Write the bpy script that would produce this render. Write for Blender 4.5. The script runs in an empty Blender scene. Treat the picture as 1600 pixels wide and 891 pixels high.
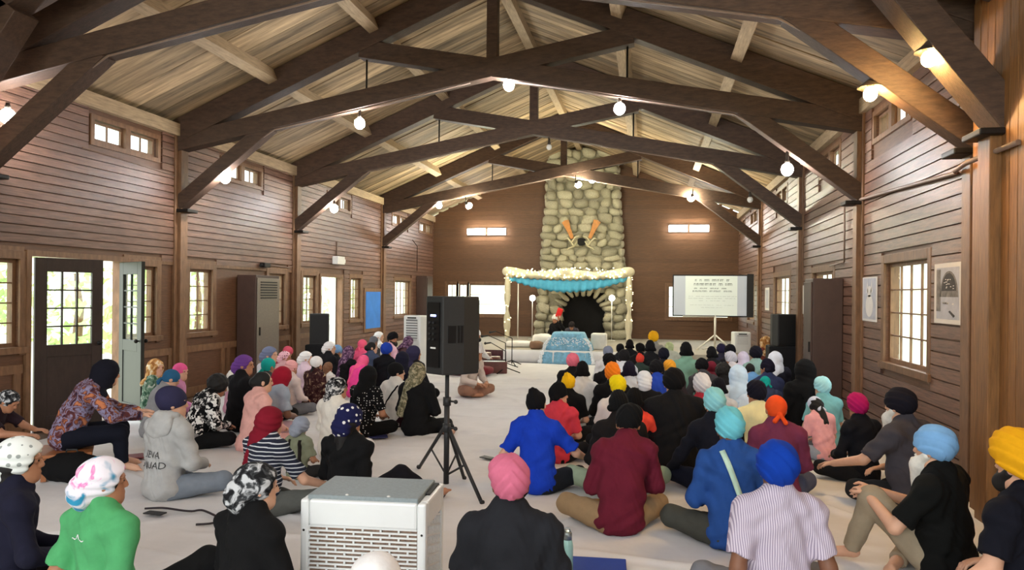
import bpy, bmesh, math, random
import numpy as np
from mathutils import Vector, Matrix, Euler
from mathutils.bvhtree import BVHTree
random.seed(7); rng = np.random.default_rng(7)
PI = math.pi
SC = bpy.context.scene
COL = SC.collection

# ------------------------------------------------------------------ camera
FPX, CAMX, CAMH, YAW, ROLL, VSH = 1155.0, 2.162, 1.65, 0.185, 0.010, 13.386
cam_d = bpy.data.cameras.new('camera'); cam = bpy.data.objects.new('camera', cam_d); COL.objects.link(cam)
cam_d.sensor_fit = 'HORIZONTAL'; cam_d.sensor_width = 36.0; cam_d.lens = 36.0 * FPX / 1600.0
cam_d.shift_y = VSH / 1600.0; cam_d.clip_start = 0.05; cam_d.clip_end = 300
_r = Vector((math.cos(YAW), math.sin(YAW), 0)); _f = Vector((-math.sin(YAW), math.cos(YAW), 0)); _u = Vector((0, 0, 1))
_r2 = _r * math.cos(ROLL) + _u * math.sin(ROLL); _u2 = _u * math.cos(ROLL) - _r * math.sin(ROLL)
_m = Matrix((_r2, _u2, -_f)).transposed().to_4x4(); _m.translation = (CAMX, 0, CAMH)
cam.matrix_world = _m
SC.camera = cam

def ray(u, v):
    a, b = u - 800, v - 445.5 - VSH
    cr, sr = math.cos(ROLL), math.sin(ROLL)
    uu, vv = a * cr + b * sr, -a * sr + b * cr
    c, s = math.cos(YAW), math.sin(YAW); xr = uu / FPX
    return Vector((xr * c - s, xr * s + c, -vv / FPX))
ORG = Vector((CAMX, 0, CAMH))
def atY(u, v, Y): d = ray(u, v); return ORG + d * (Y / d.y)
def atX(u, v, X): d = ray(u, v); return ORG + d * ((X - CAMX) / d.x)
def atZ(u, v, Z): d = ray(u, v); return ORG + d * ((Z - CAMH) / d.z)

# ------------------------------------------------------------------ light, world, exposure
SC.view_settings.view_transform = 'Standard'; SC.view_settings.look = 'None'
SC.view_settings.gamma = 1.0; SC.view_settings.use_curve_mapping = False
SC.view_settings.exposure = 1.35
BULB, WARM, TUBE, SPOTE, GLOBE = 120.0, 260.0, 30.0, 420.0, 22.0
w = bpy.data.worlds.new('World'); SC.world = w; w.use_nodes = True
wn, wl = w.node_tree.nodes, w.node_tree.links
wn.clear()
wo = wn.new('ShaderNodeOutputWorld'); wb = wn.new('ShaderNodeBackground'); wl.new(wb.outputs[0], wo.inputs[0])
tc = wn.new('ShaderNodeTexCoord'); sp = wn.new('ShaderNodeSeparateXYZ'); wl.new(tc.outputs['Generated'], sp.inputs[0])
cr = wn.new('ShaderNodeValToRGB'); wl.new(sp.outputs['Z'], cr.inputs[0])
cr.color_ramp.elements[0].position = 0.0; cr.color_ramp.elements[0].color = (0.55, 0.60, 0.45, 1)
cr.color_ramp.elements[1].position = 0.12; cr.color_ramp.elements[1].color = (0.92, 0.96, 1.0, 1)
wl.new(cr.outputs[0], wb.inputs[0]); wb.inputs[1].default_value = 2.2

# ------------------------------------------------------------------ materials
MATS = {}
def srgb(r, g, b):
    f = lambda c: (c / 255 / 12.92) if c <= 10 else ((c / 255 + .055) / 1.055) ** 2.4
    return (f(r), f(g), f(b), 1)
def mat(name, col, rough=.7, metal=0, noise=0, nscale=30, bump=0, bscale=60, rnd=0, stretch=None, emit=None, estr=0, spec=.4):
    if name in MATS: return MATS[name]
    m = bpy.data.materials.new(name); m.use_nodes = True; MATS[name] = m
    N, L = m.node_tree.nodes, m.node_tree.links
    b = N['Principled BSDF']; b.inputs['Roughness'].default_value = rough; b.inputs['Metallic'].default_value = metal
    b.inputs['Specular IOR Level'].default_value = spec
    b.inputs['Base Color'].default_value = col
    co = None
    if noise or bump:
        t = N.new('ShaderNodeTexCoord'); mp = N.new('ShaderNodeMapping')
        if stretch:   # world-space grain: stretch along an axis
            g = N.new('ShaderNodeNewGeometry'); L.new(g.outputs['Position'], mp.inputs[0]); mp.inputs['Scale'].default_value = stretch
        else: L.new(t.outputs['Object'], mp.inputs[0])
        co = mp.outputs[0]
    cur = None
    if noise:
        n = N.new('ShaderNodeTexNoise'); n.inputs['Scale'].default_value = nscale; n.inputs['Detail'].default_value = 5
        n.inputs['Roughness'].default_value = .65
        L.new(co, n.inputs[0])
        if rnd:
            oi = N.new('ShaderNodeObjectInfo'); va = N.new('ShaderNodeVectorMath'); va.operation = 'ADD'
            sc_ = N.new('ShaderNodeMath'); sc_.operation = 'MULTIPLY'; sc_.inputs[1].default_value = 37
            L.new(oi.outputs['Random'], sc_.inputs[0]); L.new(co, va.inputs[0]); L.new(sc_.outputs[0], va.inputs[1]); L.new(va.outputs[0], n.inputs[0])
        r = N.new('ShaderNodeValToRGB'); L.new(n.outputs[0], r.inputs[0])
        lo = tuple(c * (1 - noise) for c in col[:3]) + (1,); hi = tuple(min(1, c * (1 + noise)) for c in col[:3]) + (1,)
        r.color_ramp.elements[0].position = .3; r.color_ramp.elements[0].color = lo
        r.color_ramp.elements[1].position = .7; r.color_ramp.elements[1].color = hi
        cur = r.outputs[0]
    if rnd:
        oi = N.new('ShaderNodeObjectInfo'); mr = N.new('ShaderNodeMapRange')
        mr.inputs['To Min'].default_value = 1 - rnd; mr.inputs['To Max'].default_value = 1 + rnd
        L.new(oi.outputs['Random'], mr.inputs[0])
        mx = N.new('ShaderNodeVectorMath'); mx.operation = 'SCALE'
        if cur: L.new(cur, mx.inputs[0])
        else: mx.inputs[0].default_value = col[:3]
        L.new(mr.outputs[0], mx.inputs['Scale']); cur = mx.outputs[0]
    if cur: L.new(cur, b.inputs['Base Color'])
    if bump:
        n2 = N.new('ShaderNodeTexNoise'); n2.inputs['Scale'].default_value = bscale; n2.inputs['Detail'].default_value = 4; L.new(co, n2.inputs[0])
        bp = N.new('ShaderNodeBump'); bp.inputs['Strength'].default_value = bump; bp.inputs['Distance'].default_value = .01
        L.new(n2.outputs[0], bp.inputs['Height']); L.new(bp.outputs[0], b.inputs['Normal'])
    if emit:
        b.inputs['Emission Color'].default_value = emit; b.inputs['Emission Strength'].default_value = estr
    return m
def glass_mat():
    m = bpy.data.materials.new('window_glass'); m.use_nodes = True
    N, L = m.node_tree.nodes, m.node_tree.links; N.clear()
    o = N.new('ShaderNodeOutputMaterial'); mx = N.new('ShaderNodeMixShader'); t = N.new('ShaderNodeBsdfTransparent'); g = N.new('ShaderNodeBsdfGlossy')
    t.inputs[0].default_value = (.93, .97, .95, 1); g.inputs['Roughness'].default_value = .03
    mx.inputs[0].default_value = .06
    L.new(t.outputs[0], mx.inputs[1]); L.new(g.outputs[0], mx.inputs[2]); L.new(mx.outputs[0], o.inputs[0])
    MATS['glass'] = m; return m
GLASS = glass_mat()
W_SIDE = mat('siding_wood', srgb(108, 78, 63), .42, noise=.5, nscale=4, rnd=.2, stretch=(2.2, .8, 14), bump=.25, bscale=18)
W_END = mat('end_wall_wood', srgb(96, 65, 40), .55, noise=.3, nscale=6, rnd=.10, stretch=(.9, 2, 16), bump=.15, bscale=18)
W_TRIM = mat('trim_wood', srgb(116, 84, 58), .5, noise=.3, nscale=7, rnd=.08, stretch=(3, 3, .8), bump=.15, bscale=20)
W_PANEL = mat('panel_wood', srgb(98, 66, 44), .5, noise=.3, nscale=6, rnd=.08, stretch=(2, .8, 10), bump=.15, bscale=18)
W_BEAM = mat('truss_timber', srgb(72, 53, 41), .6, noise=.35, nscale=5, rnd=.10, stretch=(1.5, 6, 6), bump=.3, bscale=14)
W_PURLIN = mat('purlin_wood', srgb(158, 136, 106), .7, noise=.3, nscale=6, rnd=.1, stretch=(8, .8, 8), bump=.2, bscale=15)
W_PLANK = mat('roof_plank_wood', srgb(146, 124, 94), .75, noise=.62, nscale=1.7, rnd=.42, stretch=(.55, 6, .55), bump=.3, bscale=12)
W_VERT = mat('upright_plank_wood', srgb(128, 88, 48), .5, noise=.35, nscale=6, rnd=.12, stretch=(8, 8, .7), bump=.2, bscale=15)
W_DARK = mat('dark_door_wood', srgb(48, 36, 30), .5, noise=.3, nscale=6, rnd=.05, stretch=(3, 3, .8), bump=.15)
W_CAB = mat('cabinet_brown', srgb(66, 46, 38), .5, noise=.15, nscale=6)
M_FLOOR = mat('floor_wood', srgb(92, 70, 52), .6, noise=.3, nscale=6, stretch=(6, .6, 1))
M_IRON = mat('black_iron', srgb(32, 29, 27), .5, metal=.6, noise=.1, nscale=20)
M_PIPE = mat('conduit_paint', srgb(120, 98, 84), .5, noise=.1, nscale=20)
M_BLACK = mat('black_plastic', srgb(38, 38, 38), .55, noise=.08, nscale=40, bump=.15, bscale=300)
M_WHITEP = mat('white_plastic', srgb(226, 226, 222), .35, noise=.03, nscale=10)

# ------------------------------------------------------------------ mesh helpers
def link(o, parent=None):
    COL.objects.link(o)
    if parent is not None: o.parent = parent
    return o
def tag(o, label=None, cat=None, group=None, kind=None):
    if label: o['label'] = label
    if cat: o['category'] = cat
    if group: o['group'] = group
    if kind: o['kind'] = kind
    return o
def empty(name, loc=(0, 0, 0), rz=0):
    o = bpy.data.objects.new(name, None); o.location = loc; o.rotation_euler = (0, 0, rz); o.empty_display_size = .1
    return link(o)
class MB:
    """collects shapes into one mesh"""
    def __init__(s): s.v = []; s.f = []; s.sm = []
    def add(s, vs, fs, smooth=False):
        n = len(s.v); s.v += [tuple(p) for p in vs]; s.f += [tuple(i + n for i in q) for q in fs]; s.sm += [smooth] * len(fs)
    def box(s, lo, hi, R=None, c=None):
        x0, y0, z0 = lo; x1, y1, z1 = hi
        vs = [Vector(p) for p in ((x0,y0,z0),(x1,y0,z0),(x1,y1,z0),(x0,y1,z0),(x0,y0,z1),(x1,y0,z1),(x1,y1,z1),(x0,y1,z1))]
        if R is not None:
            c = Vector(c) if c is not None else Vector((0,0,0)); vs = [c + R @ (p - c) for p in vs]
        s.add(vs, [(0,3,2,1),(4,5,6,7),(0,1,5,4),(1,2,6,5),(2,3,7,6),(3,0,4,7)])
    def cbox(s, c, d, R=None):
        c = Vector(c); h = Vector(d) / 2
        s.box(c - h, c + h, R, c)
    def bar(s, a, b, wd, ht, up=(0,0,1)):
        """square timber from a to b, wd across, ht along up"""
        a, b = Vector(a), Vector(b); z = (b - a).normalized(); x = z.cross(Vector(up)).normalized(); y = x.cross(z)
        vs = []
        for p in (a, b):
            for i, j in ((-1,-1),(1,-1),(1,1),(-1,1)): vs.append(p + x * i * wd / 2 + y * j * ht / 2)
        s.add(vs, [(0,1,2,3),(7,6,5,4),(0,4,5,1),(1,5,6,2),(2,6,7,3),(3,7,4,0)])
    def tube(s, pts, r, n=8, cap=True):
        pts = [Vector(p) for p in pts]; rs = r if isinstance(r, (list, tuple)) else [r] * len(pts)
        vs = []; px = None
        for i, p in enumerate(pts):
            t = (pts[min(i+1, len(pts)-1)] - pts[max(i-1, 0)]).normalized()
            if px is None:
                px = t.cross(Vector((0,0,1))) if abs(t.z) < .95 else t.cross(Vector((0,1,0)))
            px = (px - t * px.dot(t)).normalized(); py = t.cross(px)
            for k in range(n):
                a = 2 * PI * k / n; vs.append(p + (px * math.cos(a) + py * math.sin(a)) * rs[i])
        fs = []
        for i in range(len(pts) - 1):
            for k in range(n):
                k2 = (k + 1) % n; fs.append((i*n+k, i*n+k2, (i+1)*n+k2, (i+1)*n+k))
        s.add(vs, fs, True)
        if cap:
            m = len(s.v) - len(vs); s.f += [tuple(m + k for k in reversed(range(n))), tuple(m + (len(pts)-1)*n + k for k in range(n))]; s.sm += [False, False]
    def sph(s, c, r, n=12, m=8, R=None):
        c = Vector(c); r = (r, r, r) if not hasattr(r, '__len__') else r
        vs = [Vector((0, 0, -r[2]))]
        for i in range(1, m):
            a = -PI/2 + PI * i / m
            for k in range(n):
                b = 2*PI*k/n; vs.append(Vector((r[0]*math.cos(a)*math.cos(b), r[1]*math.cos(a)*math.sin(b), r[2]*math.sin(a))))
        vs.append(Vector((0, 0, r[2])))
        if R is not None: vs = [R @ p for p in vs]
        vs = [c + p for p in vs]
        fs = [(0, 1 + (k+1) % n, 1 + k) for k in range(n)]
        for i in range(m - 2):
            for k in range(n): fs.append((1+i*n+k, 1+i*n+(k+1)%n, 1+(i+1)*n+(k+1)%n, 1+(i+1)*n+k))
        L = len(vs) - 1; b = 1 + (m-2)*n
        fs += [(b + k, b + (k+1) % n, L) for k in range(n)]
        s.add(vs, fs, True)
    def lathe(s, prof, c=(0,0,0), n=20):
        c = Vector(c); vs = []
        for r, z in prof:
            for k in range(n):
                a = 2*PI*k/n; vs.append(c + Vector((r*math.cos(a), r*math.sin(a), z)))
        fs = []
        for i in range(len(prof)-1):
            for k in range(n): fs.append((i*n+k, i*n+(k+1)%n, (i+1)*n+(k+1)%n, (i+1)*n+k))
        s.add(vs, fs, True); m = len(s.v) - len(vs)
        s.f += [tuple(m+k for k in reversed(range(n))), tuple(m+(len(prof)-1)*n+k for k in range(n))]; s.sm += [False, False]
    def prism(s, poly, a0, a1, axis='y'):
        """extrude a polygon (list of 2D) between a0 and a1 along axis; 2D = remaining axes in order"""
        def P(p, t): return {'x': (t, p[0], p[1]), 'y': (p[0], t, p[1]), 'z': (p[0], p[1], t)}[axis]
        n = len(poly); vs = [P(p, a0) for p in poly] + [P(p, a1) for p in poly]
        fs = [tuple(range(n)), tuple(reversed(range(n, 2*n)))] + [(i, n+i, n+(i+1)%n, (i+1)%n) for i in range(n)]
        s.add(vs, fs)
    def mesh(s, name):
        me = bpy.data.meshes.new(name); me.from_pydata(s.v, [], s.f); me.polygons.foreach_set('use_smooth', s.sm)
        me.update(); bm = bmesh.new(); bm.from_mesh(me); bmesh.ops.recalc_face_normals(bm, faces=bm.faces); bm.to_mesh(me); bm.free()
        return me
    def build(s, name, m, parent=None, loc=None, bevel=0):
        me = s.mesh(name); me.materials.append(m); o = bpy.data.objects.new(name, me)
        if loc is not None: o.location = loc
        if bevel:
            b = o.modifiers.new('bevel', 'BEVEL'); b.width = bevel; b.segments = 2; b.limit_method = 'ANGLE'
        return link(o, parent)
UNIT = MB(); UNIT.cbox((0,0,0),(1,1,1)); UNIT = UNIT.mesh('board')
UNITS = {}
def board(name, lo, hi, m, parent, bevel=0):
    """one board: a shared unit box, scaled"""
    if m.name not in UNITS:
        me = UNIT.copy(); me.materials.append(m); UNITS[m.name] = me
    o = bpy.data.objects.new(name, UNITS[m.name])
    o.location = [(a+b)/2 for a, b in zip(lo, hi)]; o.scale = [max(abs(b-a), 1e-4) for a, b in zip(lo, hi)]
    return link(o, parent)
def simple(name, lo, hi, m, parent=None, bevel=0):
    b = MB(); b.box(lo, hi); return b.build(name, m, parent, bevel=bevel)
def copy_tree(o, parent=None):
    c = o.copy(); link(c, parent)
    for ch in o.children: copy_tree(ch, c)
    return c

# ------------------------------------------------------------------ room shell
HW, YE, YB = 4.78, 23.05, -5.0
TY = [6.60, 9.94, 13.61, 18.44]
def rooftop(x): return 6.22 - .425 * abs(x)
fl = simple('floor', (-HW-.3, YB, -.2), (HW+.3, YE+.3, 0), M_FLOOR); tag(fl, kind='structure')

def wall_cells(y0, y1, z0, z1, ops):
    ys = sorted({y0, y1, *[a for o in ops for a in o[:2]]}); zs = sorted({z0, z1, *[a for o in ops for a in o[2:]]})
    ys = [a for a in ys if y0 <= a <= y1]; zs = [a for a in zs if z0 <= a <= z1]
    for i in range(len(ys)-1):
        run = None
        for k in range(len(zs)-1):
            cy, cz = (ys[i]+ys[i+1])/2, (zs[k]+zs[k+1])/2
            solid = not any(o[0] < cy < o[1] and o[2] < cz < o[3] for o in ops)
            if solid: run = [zs[k], zs[k+1]] if run is None else [run[0], zs[k+1]]
            if (not solid or k == len(zs)-2) and run is not None:
                yield ys[i], ys[i+1], run[0], run[1]; run = None
def intervals(y0, y1, cuts):
    cuts = sorted(cuts); cur = y0; out = []
    for a, b in cuts:
        if b <= cur or a >= y1: continue
        if a > cur + .02: out.append((cur, min(a, y1)))
        cur = max(cur, b)
    if cur < y1 - .02: out.append((cur, y1))
    return out
CLERE = [(8.2, 9.42), (11.05, 12.27), (15.1, 16.3), (19.2, 20.4), (21.6, 22.85)]
LW = [(6.56, 7.10), (8.83, 9.43), (10.20, 10.80), (12.59, 13.2), (13.95, 14.56), (16.38, 17.0), (19.43, 20.75)]   # left wall windows
LD = [(7.24, 8.74, 0, 2.03), (14.78, 15.88, 0, 1.98)]
WZ = (1.0, 1.98)
RW = [(7.65, 8.98, .93, 2.03), (11.34, 12.74, 1.0, 2.03), (14.7, 16.55, 1.0, 2.05), (19.6, 20.9, 1.0, 2.03)]
opsL = [(a, b, *WZ) for a, b in LW] + LD + [(a, b, 3.53, 3.80) for a, b in CLERE]
opsR = list(RW) + [(a, b, 3.53, 3.80) for a, b in CLERE]
TH = .12
for side, ops, nm in ((-1, opsL, 'wall_left'), (1, opsR, 'wall_right')):
    m = MB()
    for a, b, c, d in wall_cells(YB, YE+.2, 0, 4.12, ops):
        m.box((side*HW if side > 0 else -HW-TH, a, c), (HW+TH if side > 0 else -HW, b, d))
    wall = m.build(nm, W_PANEL); tag(wall, kind='structure')
    # siding boards, one by one
    pitch = .102 if side < 0 else .126; z = 0.02; t = .026
    ymin = 6.8 if side > 0 else 6.6
    while z < 4.0:
        z1 = min(z + pitch, 4.02)
        if side < 0 and z1 < 2.12: z += pitch; continue
        cuts = [(o[0]-.10, o[1]+.10) for o in ops if o[2]-.12 < z1 and o[3]+.12 > z]
        cuts += [(ty-.09, ty+.09) for ty in TY]
        for a, b in intervals(ymin, YE, cuts):
            x0, x1 = (-HW, -HW+t) if side < 0 else (HW-t, HW)
            board('board', (x0, a, z+.007), (x1, b, z1-.007), W_SIDE, wall)
        z += pitch
    if side < 0:   # lower left wall: wide panels with rails, siding in the far bay
        zz = .02
        while zz < 2.06:
            z1 = zz + pitch
            cuts = [(o[0]-.10, o[1]+.10) for o in ops if o[2]-.12 < z1 and o[3]+.12 > zz] + [(ty-.09, ty+.09) for ty in TY]
            for a, b in intervals(15.98, YE, cuts): board('board', (-HW, a, zz+.006), (-HW+t, b, z1-.006), W_SIDE, wall)
            zz += pitch
        for a, b in ((8.76, 9.83), (10.05, 11.2), (11.2, 13.5), (13.72, 14.7), (6.3, 7.16)):
            board('rail', (-HW, a, 2.02), (-HW+.022, b, 2.12), W_TRIM, wall)
            board('rail', (-HW, a, .70), (-HW+.022, b, .80), W_TRIM, wall)
            board('rail', (-HW, a, .02), (-HW+.022, b, .16), W_TRIM, wall)
            for k in range(2):
                yy = a + .03 if k == 0 else b - .12
                board('stile', (-HW, yy, .16), (-HW+.02, yy+.09, .70), W_TRIM, wall)
    # wall plate at the eaves
    tr = simple('trim_%d' % (1 if side < 0 else 2), (side*HW-.09, YB, 3.93), (side*HW+.09, YE, 4.11), W_PURLIN); tag(tr, kind='structure')
    # posts at the trusses
    for k, ty in enumerate(TY):
        if side < 0 and k == 0: pass
        p = MB(); x0, x1 = sorted((side*(HW), side*(HW-.10)))
        p.box((x0, ty-.085, 0), (x1, ty+.085, 3.95))
        x0, x1 = sorted((side*(HW), side*(HW-.05)))
        p.box((x0, ty-.15, 0), (x1, ty-.085, 3.95)); p.box((x0, ty+.085, 0), (x1, ty+.15, 3.95))
        o = p.build('trim_%d' % (3 + k + (0 if side < 0 else 4)), W_TRIM, bevel=.006); tag(o, kind='structure')

# end wall with gable
ewops = [(-4.30, -2.32, .95, 1.95), (2.68, 4.5, .95, 1.95)]   # here the first axis is x
m = MB()
for a, b, c, d in wall_cells(-HW, HW, 0, 4.12, ewops): m.box((a, YE, c), (b, YE+TH, d))
m.prism([(-HW, 4.12), (HW, 4.12), (0, rooftop(0)+.05)], YE, YE+TH)
we = m.build('wall_far', W_END); tag(we, kind='structure')
z = .3; pitch = .137
while z < 6.1:
    z1 = z + pitch
    half = HW if z1 < 4.1 else max(0, (6.22 - z1) / .425)
    if half < .2: break
    cuts = [(o[0]-.08, o[1]+.08) for o in ewops if o[2]-.1 < z1 and o[3]+.1 > z]
    cx0, cx1 = -1.30 + .08*z, 1.45 - .08*z
    cuts.append((cx0+.12, cx1-.12))
    for a, b in intervals(-half, half, cuts): board('board', (a, YE-.016, z+.005), (b, YE, z1-.005), W_END, we)
    z += pitch
# ceiling: planks run from eave to ridge, each its own board
ce = empty('ceiling', (0, 9, 4.1)); tag(ce, kind='structure')
sl = math.atan(.425); Lp = 5.1 / math.cos(sl)
pm = MB(); pm.cbox((0, 0, 0), (Lp, .205, .03)); pm = pm.mesh('plank'); pm.materials.append(W_PLANK)
y = YB
ce_i = ce.matrix_world
k = 0
while y < YE + .1:
    for s in (-1, 1):
        o = bpy.data.objects.new('plank', pm); link(o, ce)
        o.location = (s*2.55, y + .105 - 9, rooftop(2.55) + .03 + random.uniform(-.012, .006) - 4.1)
        o.rotation_euler = (0, s*sl, 0)
    y += .21; k += 1
# purlins between trusses
for x in (0.0, 1.72, 3.25):
    for s in ((1,) if x == 0 else (-1, 1)):
        b = MB(); yy0, yy1 = YB, YE
        h = .20
        R = Matrix.Rotation(s*sl if x else 0, 3, 'Y')
        b.box((-.075, yy0, -h/2), (.075, yy1, h/2), R, (0, 0, 0))
        b.build('purlin', W_PURLIN, ce, loc=(s*x, -9, rooftop(x) - .085 - 4.1))
ro = MB()
for s in (-1, 1): ro.prism([(0, 6.34), (s*5.1, 6.34-.425*5.1), (s*5.1, 6.44-.425*5.1), (0, 6.44)], YB, YE+.3)
ro = ro.build('roof_deck', W_PLANK, ce, loc=(0, -9, -4.1))

# ------------------------------------------------------------------ scissor trusses
def truss(Y, label, wd=.20, half=False):
    t = empty('roof_truss', (0, Y, 2.8)); tag(t, label, 'truss', 'scissor trusses under the roof')
    def part(name, fn, m=W_BEAM, bev=.008):
        b = MB(); fn(b); return b.build(name, m, t, loc=(0, 0, -2.8), bevel=bev)
    for s in (-1, 1):
        d = -.17
        part('rafter', lambda b: b.bar((s*4.82, 0, rooftop(4.82)-.19), (0, 0, rooftop(0)-.19), wd, .34))
        if half:
            part('knee_brace', lambda b: b.bar((s*4.74, 0, 2.90), (s*3.70, 0, 4.28), wd, .22))
            part('foot_bracket', lambda b: b.cbox((s*4.62, 0, 2.85), (.30, wd*1.15, .05)), M_IRON, .01)
            continue
        part('lower_chord', lambda b: b.bar((s*4.80, .002*s, 3.83), (-s*1.9, .002*s, 5.09), wd*.9, .25))
        part('knee_brace', lambda b: b.bar((s*4.76, 0, 2.93), (s*3.30, 0, 4.06), wd*.8, .20))
        part('lamp_cable', lambda b: b.tube([(s*4.55, -wd*.3, 2.99), (s*3.42, -wd*.3, 3.86), (s*3.2, -wd*.3, 3.99), (s*.3, -wd*.3, 4.535)], .011, 6), M_PIPE, 0)
        part('gusset', lambda b: b.prism([(s*1.55, 5.55), (s*1.95, 5.10), (s*2.25, 5.0), (s*2.25, 5.27)], -wd*.42, wd*.42))
        part('tie_rod', lambda b: b.tube([(s*1.83, 0, 4.40), (s*1.83, 0, 5.1)], .014), M_IRON, 0)
        part('foot_bracket', lambda b: b.cbox((s*4.66, 0, 2.83), (.24, wd*1.15, .05)), M_IRON, .01)
    part('king_post', lambda b: b.box((-.075, -wd*.36, 4.7), (.075, wd*.36, 6.0)))
    return t
trs = [truss(TY[1], 'nearest dark timber scissor truss seen whole across the hall', .22),
       truss(TY[2], 'second dark timber scissor truss, behind the nearest whole one', .22),
       truss(TY[3], 'farthest dark timber scissor truss, in front of the stone chimney', .22),
       truss(TY[0], 'half seen timber truss at the top edge with two warm bulbs on its brace', .24),
       truss(5.98, 'timber truss brace in the top right corner, lit orange by a bulb', .28, True)]
for yy, l_ in ((2.4, 'unseen timber truss just above the camera, added to hold fill bulbs'), (-1.6, 'unseen timber truss behind the camera, added to hold fill bulbs')): truss(yy, l_, .22)  # unseen trusses, added to carry the fill bulbs
# near right: upright planking beside the pilaster
vp = empty('trim_20', (HW, 5.2, 0)); tag(vp, kind='structure')
yy = 3.0
while yy < 6.36:
    board('plank', (-.14 - random.uniform(0, .006), yy - 5.2 + .005, 0), (0, yy + .115 - 5.2, 3.95), W_VERT, vp); yy += .12
for yy in (2.4, 5.98):
    p = MB(); p.box((HW-.22, yy-.1, 0), (HW-.02, yy+.1, 2.86)); p = p.build('trim_%d' % (21 if yy < 5 else 22), W_VERT, bevel=.006); tag(p, kind='structure')
p = MB(); p.box((-HW, 5.88, 0), (-HW+.1, 6.08, 2.86)); p = p.build('trim_23', W_TRIM); tag(p, kind='structure')

# ------------------------------------------------------------------ windows and doors
def sash(parent, x, y0, y1, z0, z1, cols, rows, wood, th=.035, fr=.045, mun=.016, axis='x'):
    """frame, muntins and panes in the plane x = const (or y = const)"""
    def B(b, a0, a1, c0, c1, t0, t1):
        if axis == 'x': b.box((t0, a0, c0), (t1, a1, c1))
        else: b.box((a0, t0, c0), (a1, t1, c1))
    b = MB()
    B(b, y0, y0+fr, z0, z1, x-th/2, x+th/2); B(b, y1-fr, y1, z0, z1, x-th/2, x+th/2)
    B(b, y0+fr, y1-fr, z0, z0+fr, x-th/2, x+th/2); B(b, y0+fr, y1-fr, z1-fr, z1, x-th/2, x+th/2)
    b.build('sash', wood, parent)
    iy0, iy1, iz0, iz1 = y0+fr, y1-fr, z0+fr, z1-fr
    for i in range(1, cols):
        yy = iy0 + (iy1-iy0)*i/cols; b = MB(); B(b, yy-mun/2, yy+mun/2, iz0, iz1, x-.012, x+.012); b.build('muntin', wood, parent)
    for k in range(1, rows):
        zz = iz0 + (iz1-iz0)*k/rows; b = MB(); B(b, iy0, iy1, zz-mun/2, zz+mun/2, x-.011, x+.011); b.build('muntin', wood, parent)
    for i in range(cols):
        for k in range(rows):
            a0, a1 = iy0+(iy1-iy0)*i/cols, iy0+(iy1-iy0)*(i+1)/cols; c0, c1 = iz0+(iz1-iz0)*k/rows, iz0+(iz1-iz0)*(k+1)/rows
            b = MB(); B(b, a0, a1, c0, c1, x-.002, x+.002); b.build('pane', GLASS, parent)
wi = [0]
def window(side, y0, y1, z0, z1, cols, rows, casing=True, frame_col=None):
    wi[0] += 1
    xw = side*HW
    t = empty('window_%d' % wi[0], (0, 0, 0)); tag(t, kind='structure')
    xs = xw + side*.05
    sash(t, xs, y0, y1, z0, z1, cols, rows, frame_col or W_TRIM)
    # deep outer reveal
    b = MB()
    xo0, xo1 = sorted((xw + side*.06, xw + side*(TH+.02)))
    e = .006
    b.box((xo0, y0-.02, z0-.04), (xo1, y0+e, z1+.04)); b.box((xo0, y1-e, z0-.04), (xo1, y1+.02, z1+.04))
    b.box((xo0, y0+e, z0-.04), (xo1, y1-e, z0+e)); b.box((xo0, y0+e, z1-e), (xo1, y1-e, z1+.04))
    b.build('reveal', W_TRIM, t)
    if casing:
        c = .095; x0, x1 = sorted((xw, xw - side*.03)); xa, xb = sorted((xw, xw - side*.055))
        b = MB()
        b.box((x0, y0-c, z0-c), (x1, y0, z1+c)); b.box((x0, y1, z0-c), (x1, y1+c, z1+c)); b.box((x0, y0, z1), (x1, y1, z1+c))
        b.build('casing', W_TRIM, t, bevel=.004)
        b = MB(); b.box((xa, y0-c-.02, z0-c+.02), (xb, y1+c+.02, z0)); b.build('sill', W_TRIM, t, bevel=.004)
    return t
for a, b in LW[:-1]: window(-1, a, b, *WZ, 2, 4)
window(-1, LW[-1][0], LW[-1][1], *WZ, 4, 4)
for (a, b, c, d) in RW: window(1, a, b, c, d, 4, 4)
for side in (-1, 1):
    for a, b in CLERE:
        mid = (a+b)/2
        t = window(side, a, b, 3.53, 3.80, 1, 1, casing=False)
        for ch in list(t.children):
            if ch.name.split('.')[0] in ('sash', 'pane'): bpy.data.objects.remove(ch)
        xs = side*(HW+.04)
        sash(t, xs, a+.02, mid-.05, 3.54, 3.79, 2, 1, W_TRIM, fr=.03)
        sash(t, xs, mid+.05, b-.02, 3.54, 3.79, 2, 1, W_TRIM, fr=.03)
        bb = MB(); x0, x1 = sorted((side*(HW-.03), side*(HW+.06))); bb.box((x0, mid-.05, 3.53), (x1, mid+.05, 3.80)); bb.build('mullion', W_TRIM, t)
        bb = MB(); x0, x1 = sorted((side*HW, side*(HW-.03)))
        for q in ((a-.06, a, 3.47, 3.86), (b, b+.06, 3.47, 3.86)): bb.box((x0, q[0], q[2]), (x1, q[1], q[3]))
        bb.box((x0, a, 3.80), (x1, b, 3.86)); bb.box((x0, a, 3.47), (x1, b, 3.53)); bb.build('casing', W_TRIM, t)
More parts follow.
